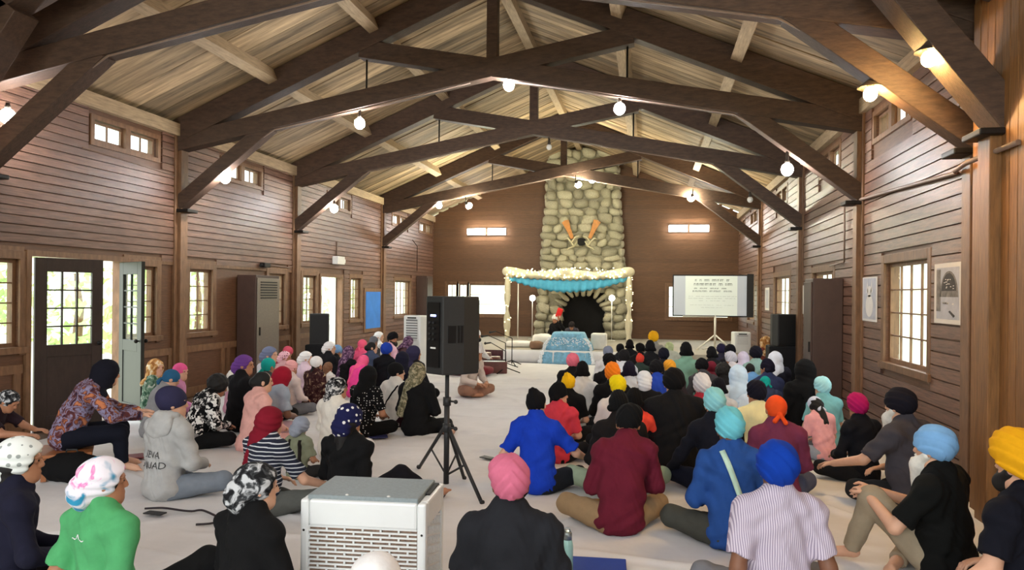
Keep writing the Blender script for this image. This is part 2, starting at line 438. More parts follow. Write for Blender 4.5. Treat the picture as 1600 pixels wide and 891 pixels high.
# end wall windows (left one with white blinds in its right half)
M_BLIND = mat('white_blind', srgb(245, 242, 232), .8, noise=.02, emit=(1, .97, .9, 1), estr=0)
for (a, b) in ((-4.30, -3.95), (-3.9, -3.6), (-3.55, -2.32)):
    wi[0] += 1; t = empty('window_%d' % wi[0]); tag(t, kind='structure')
    sash(t, YE+.04, a, b, .95, 1.95, 2 if b-a < 1 else 1, 2 if b-a < 1 else 3, W_TRIM, axis='y')
    bb = MB(); bb.box((a-.05, YE-.03, .88), (a, YE, 2.02)); bb.box((b, YE-.03, .88), (b+.05, YE, 2.02)); bb.box((a, YE-.03, 1.95), (b, YE, 2.02)); bb.box((a-.05, YE-.05, .88), (b+.05, YE, .95))
    bb.build('casing', W_TRIM, t)
wi[0] += 1; t = empty('window_%d' % wi[0]); tag(t, kind='structure'); sash(t, YE+.04, 2.68, 4.5, .95, 1.95, 4, 3, W_TRIM, axis='y')
bb = MB(); bb.box((2.6, YE-.03, .88), (2.68, YE, 2.02)); bb.box((4.5, YE-.03, .88), (4.58, YE, 2.02)); bb.box((2.68, YE-.03, 1.95), (4.5, YE, 2.02)); bb.box((2.6, YE-.05, .88), (4.58, YE, .95)); bb.build('casing', W_TRIM, t)

def door_leaf(parent, name, width, height, m, glassz=(1.0, 1.85), cols=3, rows=4):
    """leaf in local coords: hinge at origin, spans +x, thickness y"""
    d = empty(name); d.parent = parent
    th = .045; st = .13
    b = MB()
    b.box((0, -th/2, 0), (st, th/2, height)); b.box((width-st, -th/2, 0), (width, th/2, height))
    b.box((st, -th/2, glassz[1]), (width-st, th/2, height)); b.box((st, -th/2, glassz[0]-.14), (width-st, th/2, glassz[0])); b.box((st, -th/2, 0), (width-st, th/2, .18))
    f = b.build('leaf_frame', m, d, bevel=.004)
    simple('leaf_panel', (st-.005, -.012, .17), (width-st+.005, .012, glassz[0]-.13), m, d)
    iw = width - 2*st
    for i in range(cols):
        for k in range(rows):
            a0 = st + iw*i/cols; c0 = glassz[0] + (glassz[1]-glassz[0])*k/rows
            simple('pane', (a0, -.003, c0), (a0+iw/cols, .003, c0+(glassz[1]-glassz[0])/rows), GLASS, d)
    for i in range(1, cols): simple('muntin', (st+iw*i/cols-.009, -.014, glassz[0]), (st+iw*i/cols+.009, .014, glassz[1]), m, d)
    for k in range(1, rows):
        zz = glassz[0]+(glassz[1]-glassz[0])*k/rows; simple('muntin', (st, -.013, zz-.009), (width-st, .013, zz+.009), m, d)
    b = MB(); b.sph((width-.06, -.06, 1.0), .026); b.tube([(width-.06, -.06, 1.0), (width-.06, .06, 1.0)], .009); b.sph((width-.06, .06, 1.0), .026); b.build('door_knob', M_IRON, d)
    return d
# double door, near left
d1 = empty('door_1', (-HW, 7.24, 0)); tag(d1, kind='structure')
b = MB(); b.box((-TH-.01, -.06, 0), (.04, .008, 2.09)); b.box((-TH-.01, 1.492, 0), (.04, 1.56, 2.09)); b.box((-TH-.01, .008, 2.022), (.04, 1.492, 2.09)); b.build('door_frame', W_TRIM, d1)
l1 = door_leaf(d1, 'door_leaf', .76, 2.01, W_DARK); l1.location = (.03, .05, 0); l1.rotation_euler = (0, 0, math.radians(66))
W_GREEN = mat('grey_green_door_paint', srgb(30, 33, 30), .5, noise=.15, nscale=8)
l2 = door_leaf(d1, 'door_leaf', .74, 2.01, W_GREEN, cols=2); l2.location = (.02, 1.47, 0); l2.rotation_euler = (0, 0, math.radians(-32))
d2 = empty('door_2', (-HW, 14.78, 0)); tag(d2, kind='structure')
b = MB(); b.box((-TH-.01, -.06, 0), (.03, .008, 2.04)); b.box((-TH-.01, 1.092, 0), (.03, 1.16, 2.04)); b.box((-TH-.01, .008, 1.972), (.03, 1.092, 2.04)); b.build('door_frame', W_TRIM, d2)
l3 = door_leaf(d2, 'door_leaf', .9, 1.96, mat('white_door_paint', srgb(220, 222, 214), .5, noise=.05), glassz=(.9, 1.8)); l3.location = (-TH, 1.08, 0); l3.rotation_euler = (0, 0, math.radians(200))
# ------------------------------------------------------------------ lamps on the trusses
def emis(name, col, s): return mat(name, (.9, .9, .9, 1), .4, emit=col, estr=s)
E_BULB = emis('bulb_glow_white', (.98, .985, 1, 1), BULB); E_WARM = emis('bulb_glow_warm', (1, .62, .22, 1), WARM)
E_TUBE = emis('tube_glow', (1, .98, .93, 1), TUBE); E_SPOT = emis('spot_glow', (1, .96, .72, 1), SPOTE); E_OFF = mat('unlit_bulb_glass', srgb(225, 225, 220), .3)
E_GLOBE = emis('globe_glow', (1, .93, .75, 1), GLOBE)
M_SOCK = mat('lamp_socket', srgb(60, 52, 44), .6)
def soffit(x):
    """underside of the truss at x: chord or knee brace"""
    a = abs(x); z = 3.83 + (4.80 - a) * .188 - .128
    if a > 3.3: z = min(z, 2.93 + (4.76 - a) * .774 - .125)
    return z
def bulb(pos, m, label, r=.06, dish=False):
    t = empty('ceiling_bulb', pos); tag(t, label, 'lamp', 'bulbs along the trusses')
    b = MB(); b.sph((0, 0, 0), (r, r, r*1.1), 14, 10); b.build('bulb', m, t)
    top = max(.06, soffit(pos.x) - pos.z)
    b = MB(); b.lathe([(.03, r*.8), (.03, r*.8+.05), (.02, r*.8+.06), (.02, max(top, r*.8+.08))], n=12); b.build('socket', M_SOCK, t)
    if dish:
        b = MB(); b.lathe([(.02, .12), (.10, .06), (.105, .05), (.02, .11)], n=20); b.build('shade', M_SOCK, t)
    return t
for (u, v, Y, m, lab) in (
    (562, 193, 9.94, E_BULB, 'white bulb under the left chord of the nearest whole truss'),
    (795, 133, 9.94, E_BULB, 'white bulb at the crossing of the nearest whole truss'),
    (968, 170, 9.94, E_BULB, 'big white bulb under the right chord of the nearest whole truss'),
    (352, 278, 9.94, E_BULB, 'white bulb on the left knee brace of the nearest whole truss'),
    (1230, 265, 9.94, E_BULB, 'white bulb under the right knee brace of the nearest whole truss'),
    (522, 326, 13.61, E_BULB, 'white bulb on the left knee brace of the second truss'),
    (858, 230, 13.61, E_OFF, 'unlit bulb hanging at the crossing of the second truss'),
    (1172, 312, 13.61, E_OFF, 'small unlit white bulb under the right brace of the second truss'),
    (686, 321, 18.44, E_BULB, 'white bulb at the left end of the farthest truss'),
    (925, 281, 18.44, E_BULB, 'white bulb above the stone chimney on the farthest truss'),
    (12, 182, 6.6, E_BULB, 'white bulb at the left picture edge under the near brace')):
    p = atY(u, v, Y - .02); bulb(p, m, lab, .075 if m is E_BULB else .05)
for (u, v, Y, lab) in ((1360, 147, 6.6, 'warm yellow bulb on the lower of the two right braces'), (1452, 92, 5.98, 'warm yellow bulb on the upper right brace near the corner')):
    p = atY(u, v, Y - .02); bulb(p, E_WARM, lab, .055, True)
for Y in (2.4, -1.6):  # bulbs out of view, added to give fill light
    for x in (-3.4, -1.2, 1.2, 3.4): bulb(Vector((x, Y, soffit(x) - .16)), E_BULB, 'added fill bulb on an unseen truss out of view, %s' % ('far left' if x < -2 else 'left of centre' if x < 0 else 'right of centre' if x < 2 else 'far right') + (', nearer row' if Y > 0 else ', rear row'), .075)
for (u, v, lab) in ((732, 321, 'floodlight left of the chimney on the farthest truss'), (903, 288, 'floodlight aimed at the chimney from the farthest truss'), (1080, 309, 'floodlight right of the chimney on the farthest truss')):
    p = atY(u, v, 18.3); t = empty('floodlight', p); t.rotation_euler = (math.radians(66), 0, math.radians(-18 if u < 1000 else 12)); tag(t, lab, 'lamp', 'floodlights on the farthest truss')
    b = MB(); b.lathe([(.035, .14), (.04, .13), (.045, .07), (.04, .06)], n=16); b.build('housing', M_SOCK, t)
    b = MB(); b.lathe([(.02, .075), (.05, .045), (.085, -.02), (.08, -.045), (.045, -.06), (.002, -.065)], n=18); b.build('reflector_bulb', E_SPOT, t)
    b = MB(); b.tube([(0, .0, .13), (0, .12, .22)], .012); b.build('bracket', M_SOCK, t)
# fluorescent fittings on the end wall
for (u0, u1, v, lab) in ((728, 792, 362, 'twin fluorescent tube fitting left of the chimney'), (1043, 1110, 357, 'twin fluorescent tube fitting right of the chimney')):
    a, b_ = atY(u0, v, YE-.1), atY(u1, v, YE-.1); c = (a+b_)/2; L = (b_-a).length
    t = empty('fluorescent_fitting', (c.x, YE-.016, c.z)); tag(t, lab, 'lamp', 'fluorescent fittings on the end wall')
    for s in (-1, 1): simple('back_plate', (s*L/4-L/4+.035, -.06, -.11), (s*L/4+L/4-.035, 0, .11), M_WHITEP, t, bevel=.01)
    for s in (-1, 1):
        b = MB(); c0 = s*L/4
        b.tube([(c0-L/4+.06, -.10, .05), (c0+L/4-.06, -.10, .05)], .035, 10); b.build('tube', E_TUBE, t)
        b = MB(); b.tube([(c0-L/4+.06, -.10, -.05), (c0+L/4-.06, -.10, -.05)], .035, 10); b.build('tube', E_TUBE, t)

# ------------------------------------------------------------------ stone chimney
M_STONE = mat('field_stone', srgb(164, 157, 132), .85, noise=.35, nscale=9, rnd=.24, bump=.6, bscale=22)
M_MORTAR = mat('mortar', srgb(140, 134, 114), .95, noise=.2, nscale=20, bump=.4, bscale=40)
M_SOOT = mat('soot_black', srgb(26, 24, 23), .95, noise=.2, nscale=8)
CHX, CHY = .10, 22.40
def chh(z): return 1.40 - .068 * z
ch = empty('stone_chimney', (CHX, CHY, .3)); tag(ch, 'tall tapering fieldstone chimney with fireplace on the end wall', 'chimney')
m = MB()
def slab(x00, x01, x10, x11, z0, z1, y0=0.06, y1=.65):
    vs = [(x00,y0,z0),(x01,y0,z0),(x01,y1,z0),(x00,y1,z0),(x10,y0,z1),(x11,y0,z1),(x11,y1,z1),(x10,y1,z1)]
    m.add([Vector(p)-Vector((0,0,.3)) for p in vs], [(0,3,2,1),(4,5,6,7),(0,1,5,4),(1,2,6,5),(2,3,7,6),(3,0,4,7)])
fo = (-.60, .72, 1.70)
slab(-chh(.3), fo[0], -chh(fo[2]), fo[0], .3, fo[2]); slab(fo[1], chh(.3), fo[1], chh(fo[2]), .3, fo[2])
slab(-chh(fo[2]), chh(fo[2]), -chh(6.0), chh(6.0), fo[2], 6.05)
m.build('mortar_core', M_MORTAR, ch)
simple('firebox', (fo[0]-.02, .42, 0), (fo[1]+.02, .64, fo[2]-.28), M_SOOT, ch)
SM = []
for k in range(7):
    b = MB(); b.sph((0,0,0), 1, 9, 6); r = np.random.default_rng(k)
    ph = r.uniform(0, 6, (3, 3)); fr = r.uniform(1.2, 2.4, (3, 3))
    vs = []
    for p in b.v:
        p = np.array(p); q = np.sign(p)*np.abs(p)**.72; s_ = 1 + .13*sum(math.sin(fr[i]@p + ph[i,0]) for i in range(3)); vs.append(tuple(q*s_))
    b.v = vs; me = b.mesh('stone'); me.materials.append(M_STONE); SM.append(me)
def stone(c, d, rz=0, ry=0):
    o = bpy.data.objects.new('stone', random.choice(SM)); link(o, ch); o.location = (c[0], c[1], c[2]-.3); o.scale = (d[0]/2.15, d[1]/2.1, d[2]/2.15); o.rotation_euler = (0, ry, rz)
z = .32
while z < 5.95:
    hgt = random.uniform(.21, .32); x = -chh(z) + random.uniform(-.06, .0)
    while x < chh(z) - .08:
        wd = random.uniform(.26, .52); wd = min(wd, chh(z) + .06 - x)
        cx, cz = x + wd/2, z + hgt/2
        inside = fo[0]-.16 < cx < fo[1]+.16 and cz < fo[2] + .12
        if not inside: stone((cx, .04 + random.uniform(-.02, .02), cz + random.uniform(-.03, .03)), (wd*1.02, .3, hgt*1.08), ry=random.uniform(-.2, .2))
        x += wd
    for s in (-1, 1):
        stone((s*chh(z+hgt/2), .33, z+hgt/2), (.2, .5, hgt), ry=random.uniform(-.15, .15))
    z += hgt*.93
cxf = (fo[0]+fo[1])/2
for k in range(11):   # arch stones
    a = PI*(.04 + .92*k/10); stone((cxf + .78*math.cos(a), .02, 1.12 + .70*math.sin(a)), (.42, .26, .16), ry=-a)
for s, x in ((-1, fo[0]-.08), (1, fo[1]+.08)):
    for k in range(3): stone((x, .03, .42 + .26*k), (.3, .3, .26))
# mounted antlers and paddles on the chimney
ad = empty('antler_mount', (CHX, CHY-.1, 3.4)); tag(ad, 'pale antlers crossed below two orange wooden paddles on the chimney', 'antlers')
M_ANT = mat('antler_bone', srgb(205, 196, 160), .7, noise=.15, nscale=15); M_PAD = mat('orange_paddle_wood', srgb(186, 120, 44), .5, noise=.2, nscale=12)
c0 = atY(908, 378, CHY-.1)
for s in (-1, 1):
    b = MB(); o = Vector((c0.x-CHX, 0, c0.z-3.4))
    main = [o+Vector((s*.12, 0, .02)), o+Vector((s*.22, -.06, -.14)), o+Vector((s*.28, -.10, -.02)), o+Vector((s*.40, -.12, .10)), o+Vector((s*.52, -.1, .06))]
    b.tube(main, [.03, .035, .03, .025, .008], 8)
    b.tube([main[2], o+Vector((s*.18, -.14, .12)), o+Vector((s*.05, -.14, .16))], [.025, .02, .006], 8)
    b.tube([main[1], o+Vector((s*.36, -.14, -.2)), o+Vector((s*.42, -.14, -.26))], [.025, .02, .006], 8)
    b.build('antler', M_ANT, ad)
    pa = [atY(902 + s*22 if s < 0 else 920, 378, CHY-.12), None]
    p0 = o+Vector((s*.26, -.03, .10)); p1 = o+Vector((s*.48, -.03, .62)); d = (p1-p0).normalized(); n = Vector((d.z, 0, -d.x))
    b = MB(); vs = [p0+n*.05, p0-n*.05, p0+d*.3-n*.07, p1-n*.11, p1+d*.03, p1+n*.11, p0+d*.3+n*.07]
    b.prism([(q.x, q.z) for q in vs], -.06, -.03); b.build('paddle', M_PAD, ad)
b = MB(); b.sph((c0.x-CHX, .02, c0.z-3.4), (.16, .06, .12), 14, 9); b.build('mount_plate', M_SOOT, ad)

# ------------------------------------------------------------------ platform, canopy, altar
SZ = .30
M_STAGE = mat('platform_boards', srgb(158, 150, 134), .7, noise=.2, nscale=5, stretch=(.6, 5, 1))
M_SHEET = mat('white_sheet', srgb(214, 212, 211), .9, noise=.05, nscale=3, bump=.9, bscale=4)
M_MAROON = mat('maroon_cloth', srgb(66, 34, 40), .9, noise=.15, nscale=10)
st = simple('stage_platform', (-HW+.05, 17.3, 0), (HW-.05, YE-.02, SZ), M_STAGE); tag(st, 'low pale platform across the far end of the hall', 'stage')
pl = atY(775, 560, 17.28).x; pr = atY(925, 560, 17.28).x
def curtain(name, x0, x1, y, z0, z1, m, label, cat, fold=.012, n=40):
    b = MB(); vs = []; fs = []
    for i in range(n+1):
        x = x0+(x1-x0)*i/n; yy = y - .02 + fold*math.sin(i*1.9)+.4*fold*math.sin(i*.7)
        vs += [(x, y+.0, z1), (x, yy - .004, z1), (x, yy - .012, z0), (x, y+.0, z0)]
    for i in range(n):
        for k in range(3): fs.append((i*4+k, i*4+k+1, i*4+4+k+1, i*4+4+k))
    b.add(vs, fs, True); o = b.build(name, m); tag(o, label, cat); return o
curtain('platform_cloth', pl+.18, 1.75, 17.28, .005, SZ+.02, M_SHEET, 'white cloth hung over the platform front beside the blue altar', 'cloth')
curtain('platform_cloth', pl-.72, pl+.18, 17.28, .005, SZ+.0, M_MAROON, 'dark maroon cloth on the platform front behind the microphone stands', 'cloth')
M_GOLDW = mat('cream_drape', srgb(188, 178, 152), .85, noise=.06, nscale=14, bump=.4, bscale=14)
M_BLUE = mat('aqua_satin', srgb(66, 146, 176), .45, noise=.12, nscale=12)
M_POLE = mat('white_pole', srgb(225, 220, 205), .4)
E_FAIRY = emis('fairy_glow', (1, .86, .45, 1), 6.0)
cy0, cy1 = 20.2, 21.9
xl, xr = atY(793, 440, cy0).x, atY(983, 440, cy0).x
zt = atY(880, 428, cy0).z
cn = empty('canopy', ((xl+xr)/2, cy0, SZ)); tag(cn, 'white draped canopy with aqua frill and fairy lights over the altar', 'canopy')
cxm = (xl+xr)/2
def cl(x, y, z): return Vector((x-cxm, y-cy0, z-SZ))
for x in (xl, xr):
    for y in (cy0, cy1):
        b = MB(); b.tube([cl(x, y, SZ), cl(x, y, zt)], .018, 8); b.build('post', M_POLE, cn)
for y in (cy0, cy1):
    b = MB(); b.tube([cl(xl, y, zt), cl(xr, y, zt)], .018, 8); b.build('rail', M_POLE, cn)
for x in (xl, xr):
    b = MB(); b.tube([cl(x, cy0, zt), cl(x, cy1, zt)], .018, 8); b.build('rail', M_POLE, cn)
b = MB(); n = 30   # canopy ceiling, sagging
vs = []; fs = []
for i in range(n+1):
    for k in range(9):
        a, c = i/n, k/8; vs.append(cl(xl+(xr-xl)*a, cy0+(cy1-cy0)*c, zt+.03-.16*math.sin(PI*a)*math.sin(PI*c)))
for i in range(n):
    for k in range(8): fs.append((i*9+k, (i+1)*9+k, (i+1)*9+k+1, i*9+k+1))
b.add(vs, fs, True); b.build('canopy_cloth', M_GOLDW, cn)
# swag and frill on the front
for nm, mt, ztop, zb, dep, amp in (('swag', M_GOLDW, .19, -.16, -.05, .03), ('frill', M_BLUE, .02, -.46, -.02, .035)):
    b = MB(); vs = []; fs = []; n = 90
    for i in range(n+1):
        a = i/n; sag = math.sin(PI*a)
        top = zt + ztop*(.75+.25*math.cos(a*PI*4)) - (.16*sag if nm == 'frill' else .05*sag)
        bot = zt + (zb*(.6+.5*sag) if nm == 'swag' else zb*(.35+.75*sag)) + .02*math.sin(i*1.3)
        for k in range(6):
            c = k/5; vs.append(cl(xl+(xr-xl)*a, cy0+dep+amp*math.sin(i*1.15+c)*c*(1 if nm == 'frill' else .5) - .06*math.sin(PI*c)*(nm == 'swag'), top+(bot-top)*c))
    for i in range(n):
        for k in range(5): fs.append((i*6+k, (i+1)*6+k, (i+1)*6+k+1, i*6+k+1))
    b.add(vs, fs, True); o = b.build(nm, mt, cn); so = o.modifiers.new('s', 'SOLIDIFY'); so.thickness = .006
for x, s in ((xl, -1), (xr, 1)):
    b = MB(); prof = [(.05, zt), (.075, zt-.3), (.085, zt-.7), (.04, 1.25), (.035, 1.20), (.085, 1.0), (.09, .75), (.06, .55), (.07, .42)]
    vs = []; fs = []; n = 16
    for r, z in prof:
        for k in range(n):
            a = 2*PI*k/n; rr = r*(1+.14*math.sin(a*5+z*3)); vs.append(cl(x+rr*math.cos(a), cy0+rr*math.sin(a), z))
    for i in range(len(prof)-1):
        for k in range(n): fs.append((i*n+k, i*n+(k+1)%n, (i+1)*n+(k+1)%n, (i+1)*n+k))
    b.add(vs, fs, True); b.build('post_drape', M_GOLDW, cn)
    b = MB(); b.sph(cl(x, cy0-.02, zt+.06), (.15, .12, .13), 14, 9); b.build('rosette', M_GOLDW, cn)
b = MB(); b.sph(cl((xl+xr)/2-.05, cy0-.07, zt+.03), (.2, .08, .14), 14, 9); b.build('rosette', M_GOLDW, cn)
b = MB(); r_ = np.random.default_rng(3)
for i in range(110):
    a = r_.uniform(); b.sph(cl(xl+(xr-xl)*a, cy0-.13, zt+r_.uniform(-.14, .17)), .015, 6, 4)
for x in (xl, xr):
    for i in range(24): 
        an = r_.uniform(0, 6.28); b.sph(cl(x+.1*math.cos(an), cy0+.1*math.sin(an), r_.uniform(.6, zt)), .010, 6, 4)
o = b.build('fairy_lights', E_FAIRY, cn); o['kind'] = 'stuff'
for u, lab in ((832, 'round glowing lamp on the left of the fireplace under the canopy'), (956, 'round glowing lamp on the right of the fireplace under the canopy')):
    p = atY(u, 466, 21.6); t = empty('globe_lamp', (p.x, 21.6, SZ)); tag(t, lab, 'lamp', 'globe lamps beside the fireplace')
    b = MB(); b.tube([(0, 0, .02), (0, 0, p.z-SZ-.07)], .012); b.lathe([(.11, 0), (.11, .02), (.02, .03)], n=16); b.build('stand', M_POLE, t)
    b = MB(); b.sph((0, 0, p.z-SZ), .085, 14, 10); b.build('globe', E_GLOBE, t)

# altar under a blue cloth
M_BLUEC = mat('blue_sequin_cloth', srgb(118, 172, 200), .5, noise=.3, nscale=14, bump=.3, bscale=60)
p0 = atY(845, 560, 17.35); p1 = atY(925, 560, 17.35)
ac = Vector(((p0.x+p1.x)/2+.02, 17.75, 0)); aw = (p1.x-p0.x)/2
ac.z = SZ; al = empty('altar', ac); tag(al, 'altar draped in shimmering blue cloth before the fireplace', 'altar')
b = MB(); prof = [(.93, .005, .43), (.88, .15, .41), (.70, .30, .38), (.64, .40, .36), (.60, .435, .33), (.0, .45, .0)]
vs = []; fs = []; n = 64
for j, (sx, z, sy) in enumerate(prof):
    for k in range(n):
        a = 2*PI*k/n; cx_, sx_ = math.cos(a), math.sin(a); e = .42
        px = math.copysign(abs(cx_)**e, cx_); py = math.copysign(abs(sx_)**e, sx_)
        rip = 1 + (.04*math.sin(k*1.3)*(1-z/.45))
        vs.append((aw*sx*px*rip, sy*py*rip, z))
for j in range(len(prof)-1):
    for k in range(n): fs.append((j*n+k, j*n+(k+1)%n, (j+1)*n+(k+1)%n, (j+1)*n+k))
b.add(vs, fs, True); b.build('altar_cloth', M_BLUEC, al)
b = MB(); vs = []; fs = []; n = 40   # the cloth runs on down the platform front
for i in range(n+1):
    t_ = -1+2*i/n
    for k in range(7):
        c = k/6; vs.append((aw*t_*(.93+.12*c), -.43 + (-.075 if k else 0) - .02*c + .014*math.sin(i*1.5)*c, .03-.32*c if k else .03))
for i in range(n):
    for k in range(6): fs.append((i*7+k, (i+1)*7+k, (i+1)*7+k+1, i*7+k+1))
b.add(vs, fs, True); b.build('altar_front_cloth', M_BLUEC, al)
M_TINSEL = mat('silver_tinsel', srgb(232, 238, 242), .3, noise=.25, nscale=60)
b = MB(); r_ = np.random.default_rng(5)
for i in range(240):
    s = -1 if r_.uniform() < .62 else 1; z = r_.uniform(-.28, .32); sx = np.interp(z, [-.3, .15, .3, .45], [1.07, .9, .72, .6])
    b.sph((s*aw*sx*r_.uniform(.93, 1.04), (-.535 if z < .03 else r_.uniform(-.42, -.36)), z), (r_.uniform(.01, .03), .012, r_.uniform(.01, .03)), 6, 4)
for i in range(150):
    z = r_.uniform(.12, .32); sx = np.interp(z, [.12, .3], [.88, .68]); b.sph((r_.uniform(-1, 1)*aw*sx, -np.interp(z, [.12, .3], [.432, .39]), z), (.012, .01, .009), 6, 4)
o = b.build('tinsel', M_TINSEL, al); o['kind'] = 'stuff'
def cushion(name, u, v, Y, d, m, label, z0=SZ, rz=0):
    p = atY(u, v, Y); b = MB(); b.sph((0, 0, 0), 1, 18, 10)
    b.v = [tuple(np.sign(q)*np.abs(q)**.62 * np.array(d)/2 * (1+.04*math.sin(7*q[0]+5*q[1]))) for q in map(np.array, b.v)]
    o = b.build(name, m, loc=(p.x, Y, z0 + d[2]/2*.98)); o.rotation_euler = (0, 0, rz); tag(o, label, 'cushion'); return o
M_CUSH = mat('white_cushion', srgb(226, 222, 212), .9, noise=.06, nscale=8, bump=.4, bscale=12)
M_BROWNC = mat('brown_cushion', srgb(132, 100, 78), .9, noise=.1, nscale=8)
cushion('cushion', 848, 528, 18.6, (.55, .4, .34), M_CUSH, 'white bolster cushion left of the blue altar')
cushion('cushion', 838, 540, 17.85, (.34, .3, .2), M_BROWNC, 'brown cushion left of the blue altar')
cushion('cushion', 812, 540, 18.4, (.75, .4, .16), M_CUSH, 'flat white cushion lying left of the altar')
p = atY(936, 530, 18.2); o = MB(); o.box((-.19, -.16, 0), (.19, .16, .40)); o = o.build('offering_box', M_CUSH, loc=(p.x, 18.2, SZ), bevel=.04); tag(o, 'white cloth covered box right of the blue altar', 'box')
cushion('cushion', 735, 582, 14.3, (.9, .5, .2), mat('dark_red_cushion', srgb(112, 30, 38), .8, noise=.1), 'dark red floor cushion behind the speaker stand', z0=.02)
# projection screen on tripod
SY = 18.9
a, c = atY(1053, 431, SY), atY(1168, 494, SY); scx = (a.x+c.x)/2; sw = (c.x-a.x)/2; szb, szt = c.z, a.z
sn = empty('projection_screen', (scx, SY, SZ)); tag(sn, 'projection screen with lines of text on a white tripod', 'screen')
sn.rotation_euler = (0, 0, math.radians(-4))
M_SCR = mat('screen_white', srgb(176, 182, 190), .6, emit=(.86, .92, 1, 1), estr=.06); M_PAGE = mat('screen_page', srgb(206, 214, 204), .6, emit=(.95, 1, .93, 1), estr=.10)
M_INK = mat('screen_ink', srgb(84, 98, 88), .8)
M_BORD = mat('screen_border', srgb(34, 32, 32), .6)
simple('border', (-sw-.03, .0, szb-.03-SZ), (sw+.02, .012, szt+.03-SZ), M_BORD, sn); simple('border', (sw-.02, -.03, szb-.03-SZ), (sw+.13, .03, szt+.05-SZ), M_BORD, sn)
simple('screen_sheet', (-sw, -.008, szb-SZ), (sw-.03, -.001, szt-SZ), M_SCR, sn)
simple('projected_page', (-sw*.68, -.0105, szb-SZ), (sw*.72, -.008, szt-SZ), M_PAGE, sn)
r_ = np.random.default_rng(11); b = MB(); hh_ = szt-szb
for fy, x0, x1, th in ((.90, -.42, .50, .030), (.80, -.45, .53, .034), (.69, -.44, .5, .020), (.62, -.48, .55, .022), (.48, -.60, .68, .010), (.43, -.6, .68, .010), (.37, -.32, .35, .010), (.26, -.55, .62, .008), (.20, -.25, .28, .008)):
    x = x0*sw; z = szb-SZ+fy*hh_
    while x < x1*sw:
        wd = r_.uniform(.03, .12)
        b.box((x, -.0125, z), (x+wd, -.0105, z+th*.35))
        if th > .015:
            q = x
            while q < x+wd: b.box((q, -.0125, z-th*1.3), (q+.008, -.0105, z)); q += r_.uniform(.018, .035)
        x += wd + (.02 if r_.uniform() > .25 else .07)
b.build('projected_text', M_INK, sn)['kind'] = 'stuff'
b = MB(); b.tube([(.12, .02, .10), (.12, .02, szb-SZ+.05)], .026, 10); b.build('pole', M_POLE, sn)
b = MB(); b.tube([(-sw*.75, .02, szb-SZ-.02), (.14, .02, szb-SZ-.02)], .022, 8); b.build('rail', M_POLE, sn)
for ang in (200, 340, 90):
    e = Vector((.12+.45*math.cos(math.radians(ang)), .02+.3*math.sin(math.radians(ang)), .015)); b = MB(); b.tube([(.12, .02, .38), e], .02, 8); b.tube([(.12, .02, .10), Vector((.12, .02, .05))*.3+e*.7], .012, 6); b.build('leg', M_POLE, sn)

# ------------------------------------------------------------------ fittings on the walls
def cabinet(name, lo, hi, label, vent=False):
    t = empty(name, (lo[0], lo[1], lo[2]+.002)); tag(t, label, 'cabinet')
    d = [b-a for a, b in zip(lo, hi)]
    b = MB(); b.box((0, 0, 0), d); b.build('body', W_CAB, t, bevel=.01)
    side = lo[0] < 0
    xf = d[0] if side else 0; s = 1 if side else -1
    b = MB(); x0, x1 = sorted((xf, xf+s*.02)); b.box((x0, .03, .08), (x1, d[1]-.03, d[2]-.05)); dr = b.build('door', mat('cabinet_grey_face', srgb(128, 118, 106), .4, metal=.3, noise=.1) if vent else W_CAB, t, bevel=.004)
    b = MB(); b.cbox((xf+s*.03, .09, d[2]*.5), (.02, .02, .14)); b.build('handle', M_IRON, dr)
    if vent:
        b = MB()
        for k in range(7): b.cbox((xf+s*.022, d[1]/2, d[2]-.12-.045*k), (.012, d[1]*.7, .02))
        b.build('vent', M_IRON, dr)
    return t
cabinet('tall_cabinet', (-HW+.03, 11.5, 0), (-HW+.38, 12.3, 1.92), 'tall dark brown cabinet with grey front on the left wall', True)
cabinet('tall_cabinet', (HW-.42, 10.75, 0), (HW-.03, 11.3, 1.90), 'tall dark brown cabinet on the right wall beneath a window')
cabinet('tall_cabinet', (-HW+.03, 21.3, SZ), (-HW+.35, 21.9, 2.15), 'slim brown cabinet in the far left corner')
# posters
def picture(name, side, y0, y1, z0, z1, label, art):
    X = side*(HW-.030); t = empty(name, (X, (y0+y1)/2, (z0+z1)/2)); tag(t, label, 'poster')
    hw, hz = (y1-y0)/2, (z1-z0)/2; s = -side
    def bx(b, y_0, y_1, z_0, z_1, a, c): xx = sorted((s*a, s*c)); b.box((xx[0], y_0, z_0), (xx[1], y_1, z_1))
    b = MB(); bx(b, -hw, hw, -hz, hz, 0, .006); b.build('sheet', M_PAPER, t)
    art(t, s, hw, hz); return t
M_PAPER = mat('poster_paper', srgb(208, 202, 194), .8, noise=.04, nscale=5)
M_GREY = mat('poster_grey', srgb(120, 114, 108), .8, noise=.5, nscale=14); M_DGREY = mat('poster_ink', srgb(62, 58, 55), .8, noise=.3, nscale=20); M_LGREY = mat('poster_pale_print', srgb(172, 172, 178), .8, noise=.12, nscale=9)
def flat(t, name, s, polys, m, lay):
    b = MB(); x0, x1 = sorted((s*(.006+.001*lay), s*(.007+.001*lay)))
    if len(polys) > 6:
        for poly in polys: b.prism(poly, x0, x1, 'x')
        o = b.build(name, m, t); o['kind'] = 'stuff'; return o
    for poly in polys: b = MB(); b.prism(poly, x0, x1, 'x'); o = b.build(name, m, t)
    return o
def circ(cy, cz, ry, rz, n=20, a0=0, a1=2*PI): return [(cy+ry*math.cos(a0+(a1-a0)*k/n), cz+rz*math.sin(a0+(a1-a0)*k/n)) for k in range(n+(a1-a0 < 6))]
